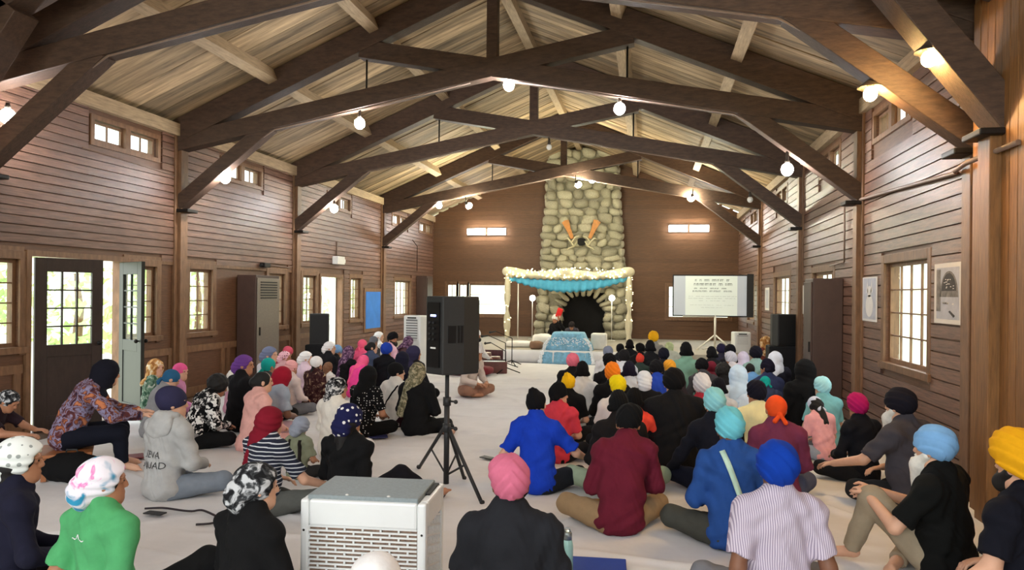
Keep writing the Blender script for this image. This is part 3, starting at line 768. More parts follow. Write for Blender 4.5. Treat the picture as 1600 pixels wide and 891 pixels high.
def art_arch(t, s, w_, h_):
    flat(t, 'print', s, [[(-w_*.82, -h_*.85), (w_*.82, -h_*.85), (w_*.82, h_*.85), (-w_*.82, h_*.85)]], M_LGREY, 0)
    flat(t, 'print', s, [[(w_*.5, -h_*.6), (w_*.82, -h_*.6), (w_*.82, h_*.8), (w_*.5, h_*.8)]], M_GREY, 1)
    flat(t, 'print', s, [circ(-w_*.1, -h_*.12, w_*.66, h_*.85, 18, 0, PI)], M_GREY, 1)
    flat(t, 'print', s, [circ(-w_*.1, h_*.08, w_*.52, h_*.58, 16, 0, PI)], M_DGREY, 2)
    r_ = np.random.default_rng(2); P = []
    for k in range(16): a = r_.uniform(0, PI); q = r_.uniform(.15, .42); P.append(circ(-w_*.1+w_*q*math.cos(a), h_*.12+h_*q*math.sin(a), w_*.05, h_*.014, 7))
    for k in range(10): P.append(circ(r_.uniform(-.5, .4)*w_, -h_*.32+r_.uniform(-.03, .03)*h_, w_*.06, h_*.03, 6))
    flat(t, 'print', s, P, M_PAPER, 3)
    flat(t, 'print', s, [[(-w_*.55, -h_*.72), (-w_*.2, -h_*.56), (-w_*.1, -h_*.6), (-w_*.45, -h_*.78)]], M_DGREY, 3)
def art_fig(t, s, w_, h_):
    flat(t, 'print', s, [[(-w_*.85, -h_*.9), (w_*.85, -h_*.9), (w_*.85, h_*.95), (-w_*.85, h_*.95)]], M_LGREY, 0)
    flat(t, 'print', s, [circ(0, h_*.35, w_*.3, h_*.25), circ(0, -h_*.3, w_*.5, h_*.5), [(-w_*.4, h_*.3), (-w_*.3, h_*.9), (-w_*.15, h_*.3)], [(w_*.4, h_*.3), (w_*.3, h_*.9), (w_*.15, h_*.3)]], M_PAPER, 1)
def art_tri(t, s, w_, h_):
    flat(t, 'print', s, [[(-w_*.25, -h_*.6), (w_*.25, -h_*.6), (0, h_*.55)]], M_GREY, 0)
    flat(t, 'print', s, [[(-w_*.12, -h_*.5), (w_*.12, -h_*.5), (0, h_*.1)]], M_LGREY, 1)
def art_none(t, s, w_, h_): flat(t, 'print', s, [[(-w_*.7, -h_*.8), (w_*.7, -h_*.8), (w_*.7, h_*.8), (-w_*.7, h_*.8)]], M_LGREY, 0)
picture('poster', 1, 6.82, 7.44, 1.42, 1.96, 'black and white poster of an arched building, nearest on the right wall', art_arch)
picture('poster', 1, 9.2, 9.80, 1.36, 1.89, 'pale grey poster with a standing figure, left of the near right window', art_fig)
picture('poster', 1, 12.9, 13.45, 1.35, 1.84, 'white sheet with a grey triangle on the right wall past the cabinet', art_tri)
picture('poster', 1, 17.1, 17.7, 1.33, 1.84, 'small blank pale sheet on the far right wall', art_none)
M_BBLUE = mat('blue_board_paper', srgb(58, 122, 205), .8, noise=.1, nscale=4)
nb = empty('notice_board', (-HW+.028, 17.75, 1.2)); tag(nb, 'bright blue notice board in a wooden frame on the left wall', 'notice board')
simple('frame', (0, -.58, -.55), (.02, .58, .55), W_TRIM, nb); simple('sheet', (.02, -.5, -.46), (.028, .5, .46), M_BBLUE, nb)
# exit sign box, small camera, conduits
ex = empty('emergency_light', (-HW+.02, 15.55, 2.35)); tag(ex, 'white emergency light box on a short pipe over the far left door', 'emergency light')
simple('body', (0, -.22, -.09), (.14, .16, .09), M_WHITEP, ex, bevel=.012); simple('lamp_head', (.03, .17, -.05), (.11, .27, .04), M_WHITEP, ex, bevel=.012)
b = MB(); b.tube([(.02, -.02, .08), (.02, -.02, .42)], .012); b.build('pipe', M_PIPE, ex)
em = empty('wall_camera', (-HW+.02, 12.35, 2.12)); tag(em, 'small dark camera above the left cabinet', 'camera')
simple('body', (0, -.10, -.04), (.10, .12, .04), M_IRON, em, bevel=.01); b = MB(); b.tube([(.05, -.1, 0), (.05, -.16, -.01)], .025); b.build('lens', M_BLACK, em)
def pipe(pts, label, r=.014, m=M_PIPE):
    b = MB(); b.tube(pts, r, 7); o = b.build('conduit', m); tag(o, label, 'conduit'); return o
xr_ = HW-.055
pipe([(xr_-.10, 5.6, 2.72), (xr_-.16, 6.3, 2.70), (xr_-.10, 6.68, 2.70), (xr_, 6.9, 2.72), (xr_, 8.5, 2.80), (xr_, 9.75, 2.86), (xr_, 10.6, 2.88)], 'brown conduit running along the right wall from the near pilaster', .02)
pipe([(xr_, 10.62, 2.88), (xr_, 10.62, 2.12), (xr_, 11.4, 2.10)], 'thin upright conduit above the right cabinet', .012)
pipe([(-HW+.03, 12.4, 2.13), (-HW+.03, 13.3, 2.11), (-HW+.03, 13.47, 2.14), (-HW+.03, 13.47, 2.75)], 'thin conduit from the left wall camera up beside the post', .012)
pipe([(-HW+.03, 20.9, 3.2), (-HW+.03, 21.35, 3.05), (-HW+.03, 21.35, 2.3)], 'thin drop cable above the far left corner cabinet', .01, M_IRON)
pipe([(-HW+.03, 8.0, 3.40), (-HW+.03, 9.0, 3.37), (-HW+.03, 9.8, 3.34)], 'thin conduit under the near left high windows', .012)

# ------------------------------------------------------------------ floor sheet
b = MB(); nx, ny = 420, 700; X0, X1, Y0, Y1 = -4.35, 4.70, 1.0, 17.2
r_ = np.random.default_rng(9)
gx, gy = np.meshgrid(np.linspace(X0, X1, nx), np.linspace(Y0, Y1, ny), indexing='ij')
hz = np.zeros_like(gx)
for k in range(150):
    cx_, cy_ = r_.uniform(X0, X1), r_.uniform(2.5, 15); an = r_.normal(.1, .55); ln = r_.uniform(.3, 1.2); wd = r_.uniform(.022, .05)
    dx, dy = gx-cx_, gy-cy_; al_ = dx*math.cos(an)+dy*math.sin(an); pe = -dx*math.sin(an)+dy*math.cos(an)
    pe = pe + .05*np.sin(al_*4+k)
    hz += r_.uniform(.012, .030)*np.exp(-(al_/ln)**2)*np.exp(-(pe/wd)**2)
hz += .004*np.sin(gx*3.1+gy*1.7)*np.sin(gy*2.3-gx) + .0025*np.sin(gy*9+2*np.sin(gx*2))
hz = .012 + np.clip(hz, -.008, .04)
vs = np.stack([gx, gy, hz], -1).reshape(-1, 3)
idx = np.arange(nx*ny).reshape(nx, ny)
q = np.stack([idx[:-1, :-1], idx[1:, :-1], idx[1:, 1:], idx[:-1, 1:]], -1).reshape(-1, 4)
me = bpy.data.meshes.new('floor_sheet'); me.from_pydata(vs.tolist(), [], q.tolist()); me.polygons.foreach_set('use_smooth', [True]*len(q)); me.materials.append(M_SHEET); me.update()
o = link(bpy.data.objects.new('floor_sheet', me)); tag(o, 'wrinkled white cotton sheets covering the hall floor', 'floor sheet')

# ------------------------------------------------------------------ loudspeakers
def speaker_box(t, w, d, h, z0, m=M_BLACK, back=True):
    """front faces +y; the back (-y) is narrower"""
    b = MB(); b.prism([(-w/2, d/2), (w/2, d/2), (w/2, 0), (w*.30, -d/2), (-w*.30, -d/2), (-w/2, 0)], z0, z0+h, 'z'); b.build('cabinet', m, t, bevel=.012)
    simple('grille', (-w/2+.015, d/2, z0+.03), (w/2-.015, d/2+.012, z0+h-.03), mat('grille_black', srgb(26, 26, 26), .7, bump=.3, bscale=200), t)
    if back:
        simple('control_panel', (-w*.22, -d/2-.012, z0+.06), (w*.22, -d/2-.002, z0+h-.05), mat('panel_black', srgb(16, 16, 17), .35), t)
        simple('display', (-w*.08, -d/2-.016, z0+h*.74), (w*.10, -d/2-.012, z0+h*.765), mat('blue_display', srgb(60, 70, 160), .3, emit=(.35, .42, 1, 1), estr=3), t)
        simple('label_plate', (-w*.08, -d/2-.015, z0+h*.33), (w*.10, -d/2-.012, z0+h*.35), M_WHITEP, t)
        for i in range(2):
            for k in range(4):
                b = MB(); b.tube([(-w*.10+i*w*.14, -d/2-.012, z0+h*(.45+.07*k)), (-w*.10+i*w*.14, -d/2-.03, z0+h*(.45+.07*k))], .010, 8); b.build('knob', M_BLACK, t)
cs = atZ(697, 768, 0); SPX, SPY = cs.x, cs.y
sst = empty('speaker_stand', (SPX, SPY, .014)); tag(sst, 'black tripod stand holding the loudspeaker in the aisle', 'speaker stand')
b = MB(); b.tube([(0, 0, .05), (0, 0, .75)], .024, 10); b.build('pole', M_BLACK, sst)
b = MB(); b.tube([(0, 0, .6), (0, 0, 1.06)], .018, 10); b.build('pole', M_BLACK, sst)
for z in (.74, .52, 1.0):
    b = MB(); b.lathe([(.034, z-.04), (.034, z+.03)], n=12); b.build('collar', M_BLACK, sst)
    b = MB(); b.tube([(.03, -.02, z), (.08, -.05, z)], .008, 6); b.sph((.09, -.055, z), .018, 8, 6); b.build('knob', M_BLACK, sst)
ends = [atZ(752, 790, 0), atZ(655, 735, 0), atZ(725, 752, 0)]
for e in ends:
    e = e - Vector((SPX, SPY, 0)); e = Vector((e.x, e.y, .012)); b = MB(); b.tube([(e.x*.06, e.y*.06, .52), e], .015, 8); lg = b.build('leg', M_BLACK, sst)
    b = MB(); b.tube([Vector((0, 0, .12)), Vector((e.x*.55, e.y*.55, .26))], .009, 6); b.build('brace', M_BLACK, sst)
    b = MB(); b.tube([e*1.0, e*1.04], .019, 8); b.build('rubber_foot', M_BLACK, lg)
ls = empty('loudspeaker', (SPX+.02, SPY, 0), math.radians(-34)); tag(ls, 'large black loudspeaker with blue display on the aisle tripod', 'loudspeaker')
zs0 = atY(700, 583, SPY).z; zs1 = atY(700, 463, SPY).z
speaker_box(ls, .35, .34, zs1-zs0, zs0)
for k, q in enumerate(((.0, .15), (.17, .20), (.23, .26))):   # side grip slots
    simple('grip_recess', (.155+.0 + .0, -.10+q[0]*.6, zs0+.22), (.185, -.10+q[1]*.6+.02*(k > 0), zs0+.36), mat('panel_black', srgb(16, 16, 17), .35), ls) if False else None
b = MB()
for (a0, a1) in ((-.125, -.065), (-.05, -.035), (-.025, -.010)):
    for z0_, z1_ in ((zs0+.26, zs0+.40),):
        # slots on the slanted rear-right side: x from .20 at y=0 to .12 at y=-.18
        f = lambda y: .175 + y*(.07/.17)
        vs = [(f(a0)+.004, a0, z0_), (f(a1)+.004, a1, z0_), (f(a1)+.004, a1, z1_), (f(a0)+.004, a0, z1_), (f(a0)-.02, a0, z0_), (f(a1)-.02, a1, z0_), (f(a1)-.02, a1, z1_), (f(a0)-.02, a0, z1_)]
        b.add(vs, [(0,1,2,3),(4,7,6,5),(0,4,5,1),(1,5,6,2),(2,6,7,3),(3,7,4,0)])
b.build('grip_slots', mat('panel_black', srgb(16, 16, 17), .35), ls)
def far_speaker(u, v0, v1, Y, rz, label, wd, stand_label):
    a, c = atY(u, v0, Y), atY(u, v1, Y); t = empty('loudspeaker', (a.x, Y, 0), rz); tag(t, label, 'loudspeaker'); speaker_box(t, wd, wd*.9, a.z-c.z, c.z, back=False)
    b = MB(); b.lathe([(wd*.3, 0), (wd*.3, .01)], n=14)
    s = empty('speaker_plinth', (a.x, Y, .013)); tag(s, stand_label, 'stand')
    simple('plinth', (-wd*.62, -wd*.55, 0), (wd*.62, wd*.55, c.z-.013), mat('black_cloth', srgb(20, 20, 22), .95, noise=.2), s, bevel=.03)
    for q in (-1, 1):
        b = MB(); b.tube([(q*wd*.5, -wd*.5, c.z*.4), (q*wd*.5, -wd*.58, c.z*.4)], .02); b.build('latch', M_IRON, s)
far_speaker(500, 490, 538, 13.6, math.radians(200), 'dark loudspeaker standing in front of the far left door', .36, 'black stand under the loudspeaker by the left door')
far_speaker(1222, 491, 540, 13.9, math.radians(205), 'black loudspeaker against the right wall past the cabinet', .40, 'black covered stand under the right loudspeaker')

# ------------------------------------------------------------------ air coolers
M_COOL = mat('cooler_plastic', srgb(222, 224, 222), .3, noise=.02, nscale=6); M_PADB = mat('cooler_pad_brown', srgb(132, 108, 92), .9, noise=.35, nscale=60, bump=.5, bscale=120)
M_TOPG = mat('cooler_top_grey', srgb(128, 138, 140), .6, noise=.12, nscale=60)
c0_, c1_ = atY(472, 772, 3.40), atY(664, 772, 3.40); CW = c1_.x-c0_.x; CT = c0_.z
co = empty('air_cooler', ((c0_.x+c1_.x)/2, 3.40, .013), math.radians(4)); tag(co, 'big white evaporative air cooler with grey top in the foreground', 'air cooler')
D = .42; H = CT-.013; hw = CW/2
b = MB()   # frame: corner posts, top band, base, leaving openings for the grilles
b.box((-hw, 0, 0), (-hw+.045, .05, H-.02)); b.box((hw-.045, 0, 0), (hw, .05, H-.02)); b.box((-hw, D-.05, 0), (-hw+.045, D, H-.02)); b.box((hw-.045, D-.05, 0), (hw, D, H-.02))
b.box((-hw+.045, 0, H-.15), (hw-.045, .05, H-.02)); b.box((-hw+.045, D-.05, H-.15), (hw-.045, D, H-.02)); b.box((-hw, .05, H-.15), (-hw+.045, D-.05, H-.02)); b.box((hw-.045, .05, H-.15), (hw, D-.05, H-.02))
b.box((-hw, 0, 0), (hw, D, .10))
b.build('housing', M_COOL, co, bevel=.012)
simple('pad', (-hw+.045, .016, .1), (hw-.045, .05, H-.15), M_PADB, co); simple('pad', (hw-.05, .05, .1), (hw-.03, D-.05, H-.15), M_PADB, co)
gw, gz0, gz1 = CW-.09, .10, H-.15
rows = 19; rh = (gz1-gz0)/rows; bwid = gw/6.0
b = MB()
for r in range(rows+1): b.box((-gw/2, .004, gz0+r*rh-.0042), (gw/2, .012, gz0+r*rh+.0042))
for r in range(rows):
    for k in range(8):
        x = -gw/2 + (k + (.5 if r % 2 else 0))*bwid
        if x < gw/2: b.box((x-.0045, .004, gz0+r*rh), (x+.0045, .011, gz0+(r+1)*rh))
b.build('front_grille', M_COOL, co)
b = MB(); dd = D-.10
for k in range(-10, 12):
    for sg in (1, -.25):
        a0 = Vector((hw-.012, .05, gz0+.05*k)); a1 = Vector((hw-.012, D-.05, gz0+.05*k+sg*dd*1.1))
        # clip in z
        pts = []
        for tt in np.linspace(0, 1, 25):
            p = a0.lerp(a1, tt)
            if gz0 <= p.z <= gz1: pts.append(p)
        if len(pts) > 2: b.bar(pts[0], pts[-1], .010, .008, (1, 0, 0))
b.build('side_grille', M_COOL, co)
simple('top_pad', (-hw+.03, .02, H-.03), (hw-.045, D-.02, H), M_TOPG, co, bevel=.006)
simple('top_slot', (hw-.04, .16, H-.03), (hw-.018, D-.04, H-.012), M_IRON, co)
for x in (-.09, .12):
    b = MB(); b.sph((x, .035, H), (.010, .008, .006), 8, 5); b.build('clip', M_WHITEP, co)
for x in (-hw+.02, hw-.02):
    b = MB(); b.sph((x, -.001, H-.17), (.006, .003, .006), 8, 5); b.build('screw', M_IRON, co)
def small_cooler(u0, u1, v0, v1, Y, z0, rz, label):
    a, c = atY(u0, v0, Y), atY(u1, v1, Y); w_ = c.x-a.x; t = empty('air_cooler', ((a.x+c.x)/2, Y, z0), rz); tag(t, label, 'air cooler')
    h_ = a.z-z0; b = MB(); b.box((-w_/2, 0, 0), (w_/2, .32, h_)); b.build('housing', M_COOL, t, bevel=.03)
    gh = min(.5, h_*.6); simple('grille_back', (-w_/2+.07, -.008, h_-gh), (w_/2-.07, .0, h_-.08), mat('cooler_grey', srgb(120, 122, 122), .6), t)
    for k in range(8): simple('slat', (-w_/2+.06, -.02, h_-gh+(gh-.09)*k/8), (w_/2-.06, -.006, h_-gh+(gh-.09)*k/8+.022), M_COOL, t)
    simple('control_strip', (-w_/2+.10, -.012, h_-.06), (w_/2-.10, 0, h_-.035), M_IRON, t)
small_cooler(629, 658, 493, 525, 14.6, .013, math.radians(-12), 'white air cooler with louvred face on the left behind the women')
small_cooler(1147, 1174, 519, 552, 17.9, SZ, math.radians(8), 'white air cooler at the far right beside the screen')

# ------------------------------------------------------------------ microphones and instruments
def mic(u, v, Y, hgt, rz, label):
    p = atY(u, v, Y); t = empty('microphone_stand', (p.x, Y, .013), rz); tag(t, label, 'microphone stand', 'microphone stands by the musicians')
    b = MB(); b.tube([(0, 0, .04), (0, 0, hgt)], .011, 7); b.build('pole', M_IRON, t)
    for k in range(3):
        a = k*2.094+.4; b = MB(); b.tube([(0, 0, .12), (.3*math.cos(a), .3*math.sin(a), .012)], .011, 6); b.build('leg', M_IRON, t)
    b = MB(); b.tube([(0, 0, hgt), (-.38, .05, hgt+.16)], .009, 6); b.build('boom', M_IRON, t)
    b = MB(); b.tube([(-.38, .05, hgt+.16), (-.5, .06, hgt+.14)], [.014, .02], 8); b.sph((-.52, .06, hgt+.14), .03, 8, 6); b.build('microphone', M_BLACK, t)
mic(790, 540, 15.9, .55, .2, 'short microphone stand nearest the canopy post')
mic(790, 570, 14.9, .45, -.3, 'low microphone stand in the middle of the musicians')
mic(800, 545, 16.5, .62, .6, 'taller microphone stand before the maroon cloth')
hm = empty('harmonium', (atY(772, 565, 14.9).x-.05, 14.9, .013), math.radians(10)); tag(hm, 'dark wooden harmonium before the musicians', 'harmonium')
M_HARM = mat('harmonium_wood', srgb(92, 50, 40), .4, noise=.2, nscale=10)
simple('body', (-.32, -.15, 0), (.32, .15, .24), M_HARM, hm, bevel=.012); simple('bellows', (-.3, .15, .03), (.3, .20, .26), mat('bellows_dark', srgb(40, 28, 28), .8), hm)
for k in range(14): simple('key', (-.28+.04*k, -.14, .24), (-.245+.04*k, -.02, .252), M_WHITEP, hm)
M_TAB = mat('drum_skin', srgb(225, 215, 195), .6)
for (u, v, Y, r, lab) in ((774, 555, 16.2, .13, 'small dark drum with pale skin beside the harmonium'), (758, 556, 16.6, .16, 'larger dark drum with pale skin behind the harmonium')):
    t = empty('drum', (atY(u, v, Y).x, Y, .013)); tag(t, lab, 'drum'); b = MB(); b.lathe([(r*.55, 0), (r*.95, r*.5), (r, r*1.1), (r*.85, r*1.7)], n=18); b.build('shell', M_HARM, t)
    b = MB(); b.lathe([(r*.86, r*1.7), (r*.84, r*1.74), (r*.01, r*1.75)], n=18); b.build('skin', M_TAB, t)
    b = MB(); b.lathe([(r*.3, r*1.752), (r*.01, r*1.76)], n=12); b.build('tuning_spot', M_BLACK, t)

# ------------------------------------------------------------------ small things on the floor
def flat_thing(name, u, v, d, rz, m, label, cat, z=.03):
    p = atZ(u, v, z); b = MB(); b.cbox((0, 0, 0), d); o = b.build(name, m, loc=(p.x, p.y, z + d[2]/2), bevel=min(.008, d[2]*.3)); o.rotation_euler = (0, 0, rz); tag(o, label, cat); return o
M_NAVYM = mat('blue_mat', srgb(28, 62, 150), .7, noise=.06)
flat_thing('floor_mat', 930, 900, (.36, .5, .02), math.radians(3), M_NAVYM, 'royal blue folded mat at the bottom edge beside the bottle', 'mat')
flat_thing('phone', 762, 716, (.08, .15, .01), 1.1, M_BLACK, 'dark phone lying on the white sheet in the aisle', 'phone')
flat_thing('phone', 242, 803, (.07, .15, .01), 1.5, M_BLACK, 'dark phone lying beside the woman in green', 'phone')
flat_thing('booklet', 590, 683, (.22, .16, .012), .4, mat('blue_booklet', srgb(40, 44, 92), .6), 'thin navy booklet on the sheet among the women', 'book')
flat_thing('booklet', 212, 714, (.16, .2, .012), .8, mat('red_booklet', srgb(120, 40, 44), .6), 'thin red booklet on the sheet by the grey hoodie', 'book')
M_CORD = mat('dark_cord', srgb(40, 32, 36), .6)
def cord(px, label, r=.008):
    pts = [atZ(u, v, .035) for u, v in px]; P = []
    for i in range(len(pts)-1):
        for k in range(6):
            t = k/6; a = pts[max(i-1, 0)]; b_ = pts[i]; c = pts[i+1]; d = pts[min(i+2, len(pts)-1)]
            P.append(.5*((2*b_)+(c-a)*t+(2*a-5*b_+4*c-d)*t*t+(3*b_-a-3*c+d)*t**3))
    P.append(pts[-1]); b = MB(); b.tube(P, r, 6); o = b.build('cable', M_CORD); tag(o, label, 'cable')
cord([(226, 795), (255, 794), (285, 798), (300, 799), (318, 798), (345, 812), (330, 818), (306, 820)], 'dark cable looping over the sheet behind the green shirt')
cord([(652, 806), (675, 790), (692, 778), (697, 770)], 'thin black cable from the speaker stand to the cooler', .006)
bt = empty('water_bottle', atZ(886, 898, .02)); tag(bt, 'pale green clear water bottle with silver lid at the bottom edge', 'bottle')
M_BOT = mat('pale_green_plastic', srgb(160, 205, 195), .15, noise=.05); M_LID = mat('silver_lid', srgb(150, 160, 160), .3, metal=.7)
b = MB(); b.lathe([(.03, 0), (.034, .01), (.034, .17), (.028, .20), (.022, .21)], n=18); b.build('bottle_body', M_BOT, bt)
b = MB(); b.lathe([(.027, .205), (.027, .24), (.022, .25)], n=18); b.build('lid', M_LID, bt); b = MB(); b.tube([(-.015, 0, .25), (-.012, 0, .27), (.012, 0, .27), (.015, 0, .25)], .004, 6); b.build('loop', M_LID, bt)
sl_ = empty('low_stool', (atZ(140, 705, 0).x, 7.55, 0)); tag(sl_, 'low wooden stool under the woman in the patterned blouse', 'stool')
M_STW = mat('stool_wood', srgb(150, 92, 52), .5, noise=.2, nscale=10)
simple('seat', (-.26, -.2, .30), (.26, .2, .34), M_STW, sl_, bevel=.008)
for x in (-.22, .22):
    for y in (-.16, .16): simple('leg', (x-.02, y-.02, .012), (x+.02, y+.02, .30), M_STW, sl_)

# ------------------------------------------------------------------ outside: hedges seen through the left windows
def leafmass(name, c, d, n, col, label, seed):
    r_ = np.random.default_rng(seed); b = MB()
    for i in range(n):
        p = r_.normal(size=3); p /= np.linalg.norm(p); p = p*r_.uniform(.6, 1)**.5*np.array(d)/2 + np.array(c)
        if p[2] < .02: continue
        a = Vector(r_.normal(size=3)).normalized(); e = a.orthogonal().normalized(); s = r_.uniform(.08, .17); P = Vector(p)
        b.add([P-a*s, P+e*s*.5, P+a*s, P-e*s*.5], [(0, 1, 2, 3)])
    t = empty(name, (c[0], c[1], 0)); tag(t, label, 'tree')
    o = b.build('foliage', mat('leaf_%d' % seed, col, .6, noise=.4, nscale=3), t, loc=(-c[0], -c[1], 0)); o['kind'] = 'stuff'
    tb = MB(); tb.tube([(0, 0, 0), (.05, .05, c[2]-d[2]*.2), (0, 0, c[2])], [.12, .09, .05], 8); tb.build('trunk', W_TRIM, t)
leafmass('garden_tree', (-10.5, 14.5, 2.0), (3, 4, 4), 900, srgb(176, 198, 130), 'sunlit green tree outside the left windows near the double door', 1)
leafmass('garden_tree', (-11.5, 20.5, 2.2), (3, 4.5, 4.4), 900, srgb(180, 200, 140), 'green tree outside the middle left windows', 2)
leafmass('garden_tree', (-12, 30, 2.4), (4, 6, 4.8), 900, srgb(180, 200, 140), 'green tree outside the far left windows', 3)
# ------------------------------------------------------------------ organic surfaces: smooth-union fields + surface nets
class Field:
    def __init__(s): s.p = []
    def cap(s, a, b, ra, rb, k=.03, cut=False):
        a, b = np.array(a, float), np.array(b, float); R = max(ra, rb)
        def fn(P):
            ab = b-a; L = ab@ab + 1e-9; pa = P-a; t = np.clip((pa@ab)/L, 0, 1)
            d = np.linalg.norm(pa - t[..., None]*ab, axis=-1) - (ra+(rb-ra)*t)
            if cut: d = np.maximum(d, (P-b)@(ab/math.sqrt(L)) - .004)
            return d
        s.p.append((fn, np.minimum(a, b)-R, np.maximum(a, b)+R, k, 1)); return s
    def ell(s, c, r, R=None, k=.03, sign=1):
        c = np.array(c, float); r = np.array(r, float); M = np.array(R) if R is not None else np.eye(3); rm = r.max() if R is not None else r
        def fn(P):
            q = (P-c)@M; k0 = np.linalg.norm(q/r, axis=-1); k1 = np.linalg.norm(q/(r*r), axis=-1)+1e-9; return k0*(k0-1)/k1
        s.p.append((fn, c-rm, c+rm, k, sign)); return s
    def plane(s, n, off):
        n = np.array(n, float); n /= np.linalg.norm(n); s.p.append((lambda P: P@n - off, None, None, 0, 0)); return s
    def mesh(s, h, disp=None, floor=None):
        lo = np.min([q[1] for q in s.p if q[4] == 1], 0) - 3*h; hi = np.max([q[2] for q in s.p if q[4] == 1], 0) + 3*h
        if floor is not None: lo[2] = max(lo[2], floor - 3*h)
        n = np.ceil((hi-lo)/h).astype(int)+1
        D = np.full(n, .2, np.float32)
        for fn, a, b, k, sg in s.p:
            if sg == 0: sl = (slice(None),)*3; i0 = np.zeros(3, int); i1 = n
            else:
                m = k + 3*h + .02; i0 = np.clip(((a-m-lo)/h).astype(int), 0, n-1); i1 = np.clip(((b+m-lo)/h).astype(int)+2, 1, n); sl = tuple(slice(x, y) for x, y in zip(i0, i1))
            ax = [lo[i] + h*np.arange(i0[i], i1[i]) for i in range(3)]
            P = np.stack(np.meshgrid(*ax, indexing='ij'), -1); e = fn(P); o = D[sl]
            if sg == 1: t = np.clip(.5+.5*(o-e)/k, 0, 1); D[sl] = o*(1-t)+e*t - k*t*(1-t)
            elif sg == -1: t = np.clip(.5-.5*(o+e)/k, 0, 1); D[sl] = o*(1-t)-e*t + k*t*(1-t)
            else: D[sl] = np.maximum(o, e)
        ax = [lo[i]+h*np.arange(n[i]) for i in range(3)]
        if disp is not None: D += disp(*np.meshgrid(*ax, indexing='ij')).astype(np.float32)
        if floor is not None: D = np.maximum(D, (floor - ax[2])[None, None, :])
        D[0] = D[-1] = .1; D[:, 0] = D[:, -1] = .1; D[:, :, 0] = D[:, :, -1] = .1
        return nets(D, lo, h)
def nets(D, lo, h):
    S = D < 0; nx, ny, nz = D.shape
    c = np.zeros((nx-1, ny-1, nz-1), np.int8)
    for i in (0, 1):
        for j in (0, 1):
            for k in (0, 1): c += S[i:nx-1+i, j:ny-1+j, k:nz-1+k]
    I, J, K = np.nonzero((c > 0) & (c < 8)); idx = np.full(c.shape, -1, np.int64); idx[I, J, K] = np.arange(len(I))
    acc = np.zeros((len(I), 3)); cnt = np.zeros(len(I))
    C = [(0,0,0),(1,0,0),(0,1,0),(1,1,0),(0,0,1),(1,0,1),(0,1,1),(1,1,1)]
    V = [D[I+a, J+b, K+e] for a, b, e in C]
    for p, q in ((0,1),(2,3),(4,5),(6,7),(0,2),(1,3),(4,6),(5,7),(0,4),(1,5),(2,6),(3,7)):
        m = (V[p] < 0) != (V[q] < 0); t = np.where(m, V[p]/np.where(m, V[p]-V[q], 1), 0)
        a, b = np.array(C[p]), np.array(C[q]); acc += np.where(m[:, None], a+(b-a)*t[:, None], 0); cnt += m
    v = lo + h*(np.stack([I, J, K], -1) + acc/cnt[:, None])
    F = []
    for ax in range(3):
        sl0 = [slice(None)]*3; sl1 = [slice(None)]*3; sl0[ax] = slice(0, -1); sl1[ax] = slice(1, None)
        A, B = S[tuple(sl0)], S[tuple(sl1)]; e = np.argwhere(A != B)
        e = e[np.all(e > 0, axis=1)]
        fl = A[tuple(e.T)]; o1, o2 = (ax+1) % 3, (ax+2) % 3; q = []
        for d1, d2 in ((0,0),(1,0),(1,1),(0,1)):
            r = e.copy(); r[:, o1] -= d1; r[:, o2] -= d2; q.append(idx[tuple(r.T)])
        q = np.stack(q, -1); q[~fl] = q[~fl][:, ::-1]; F.append(q)
    return v, np.concatenate(F)
def to_mesh(name, vf):
    v, f = vf; me = bpy.data.meshes.new(name); me.vertices.add(len(v)); me.vertices.foreach_set('co', v.astype(np.float32).ravel())
    me.loops.add(len(f)*4); me.loops.foreach_set('vertex_index', f.astype(np.int32).ravel())
    me.polygons.add(len(f)); me.polygons.foreach_set('loop_start', np.arange(0, len(f)*4, 4, dtype=np.int32))
    me.polygons.foreach_set('use_smooth', np.ones(len(f), bool)); me.update(calc_edges=True); me.validate(); me.materials.append(None); return me

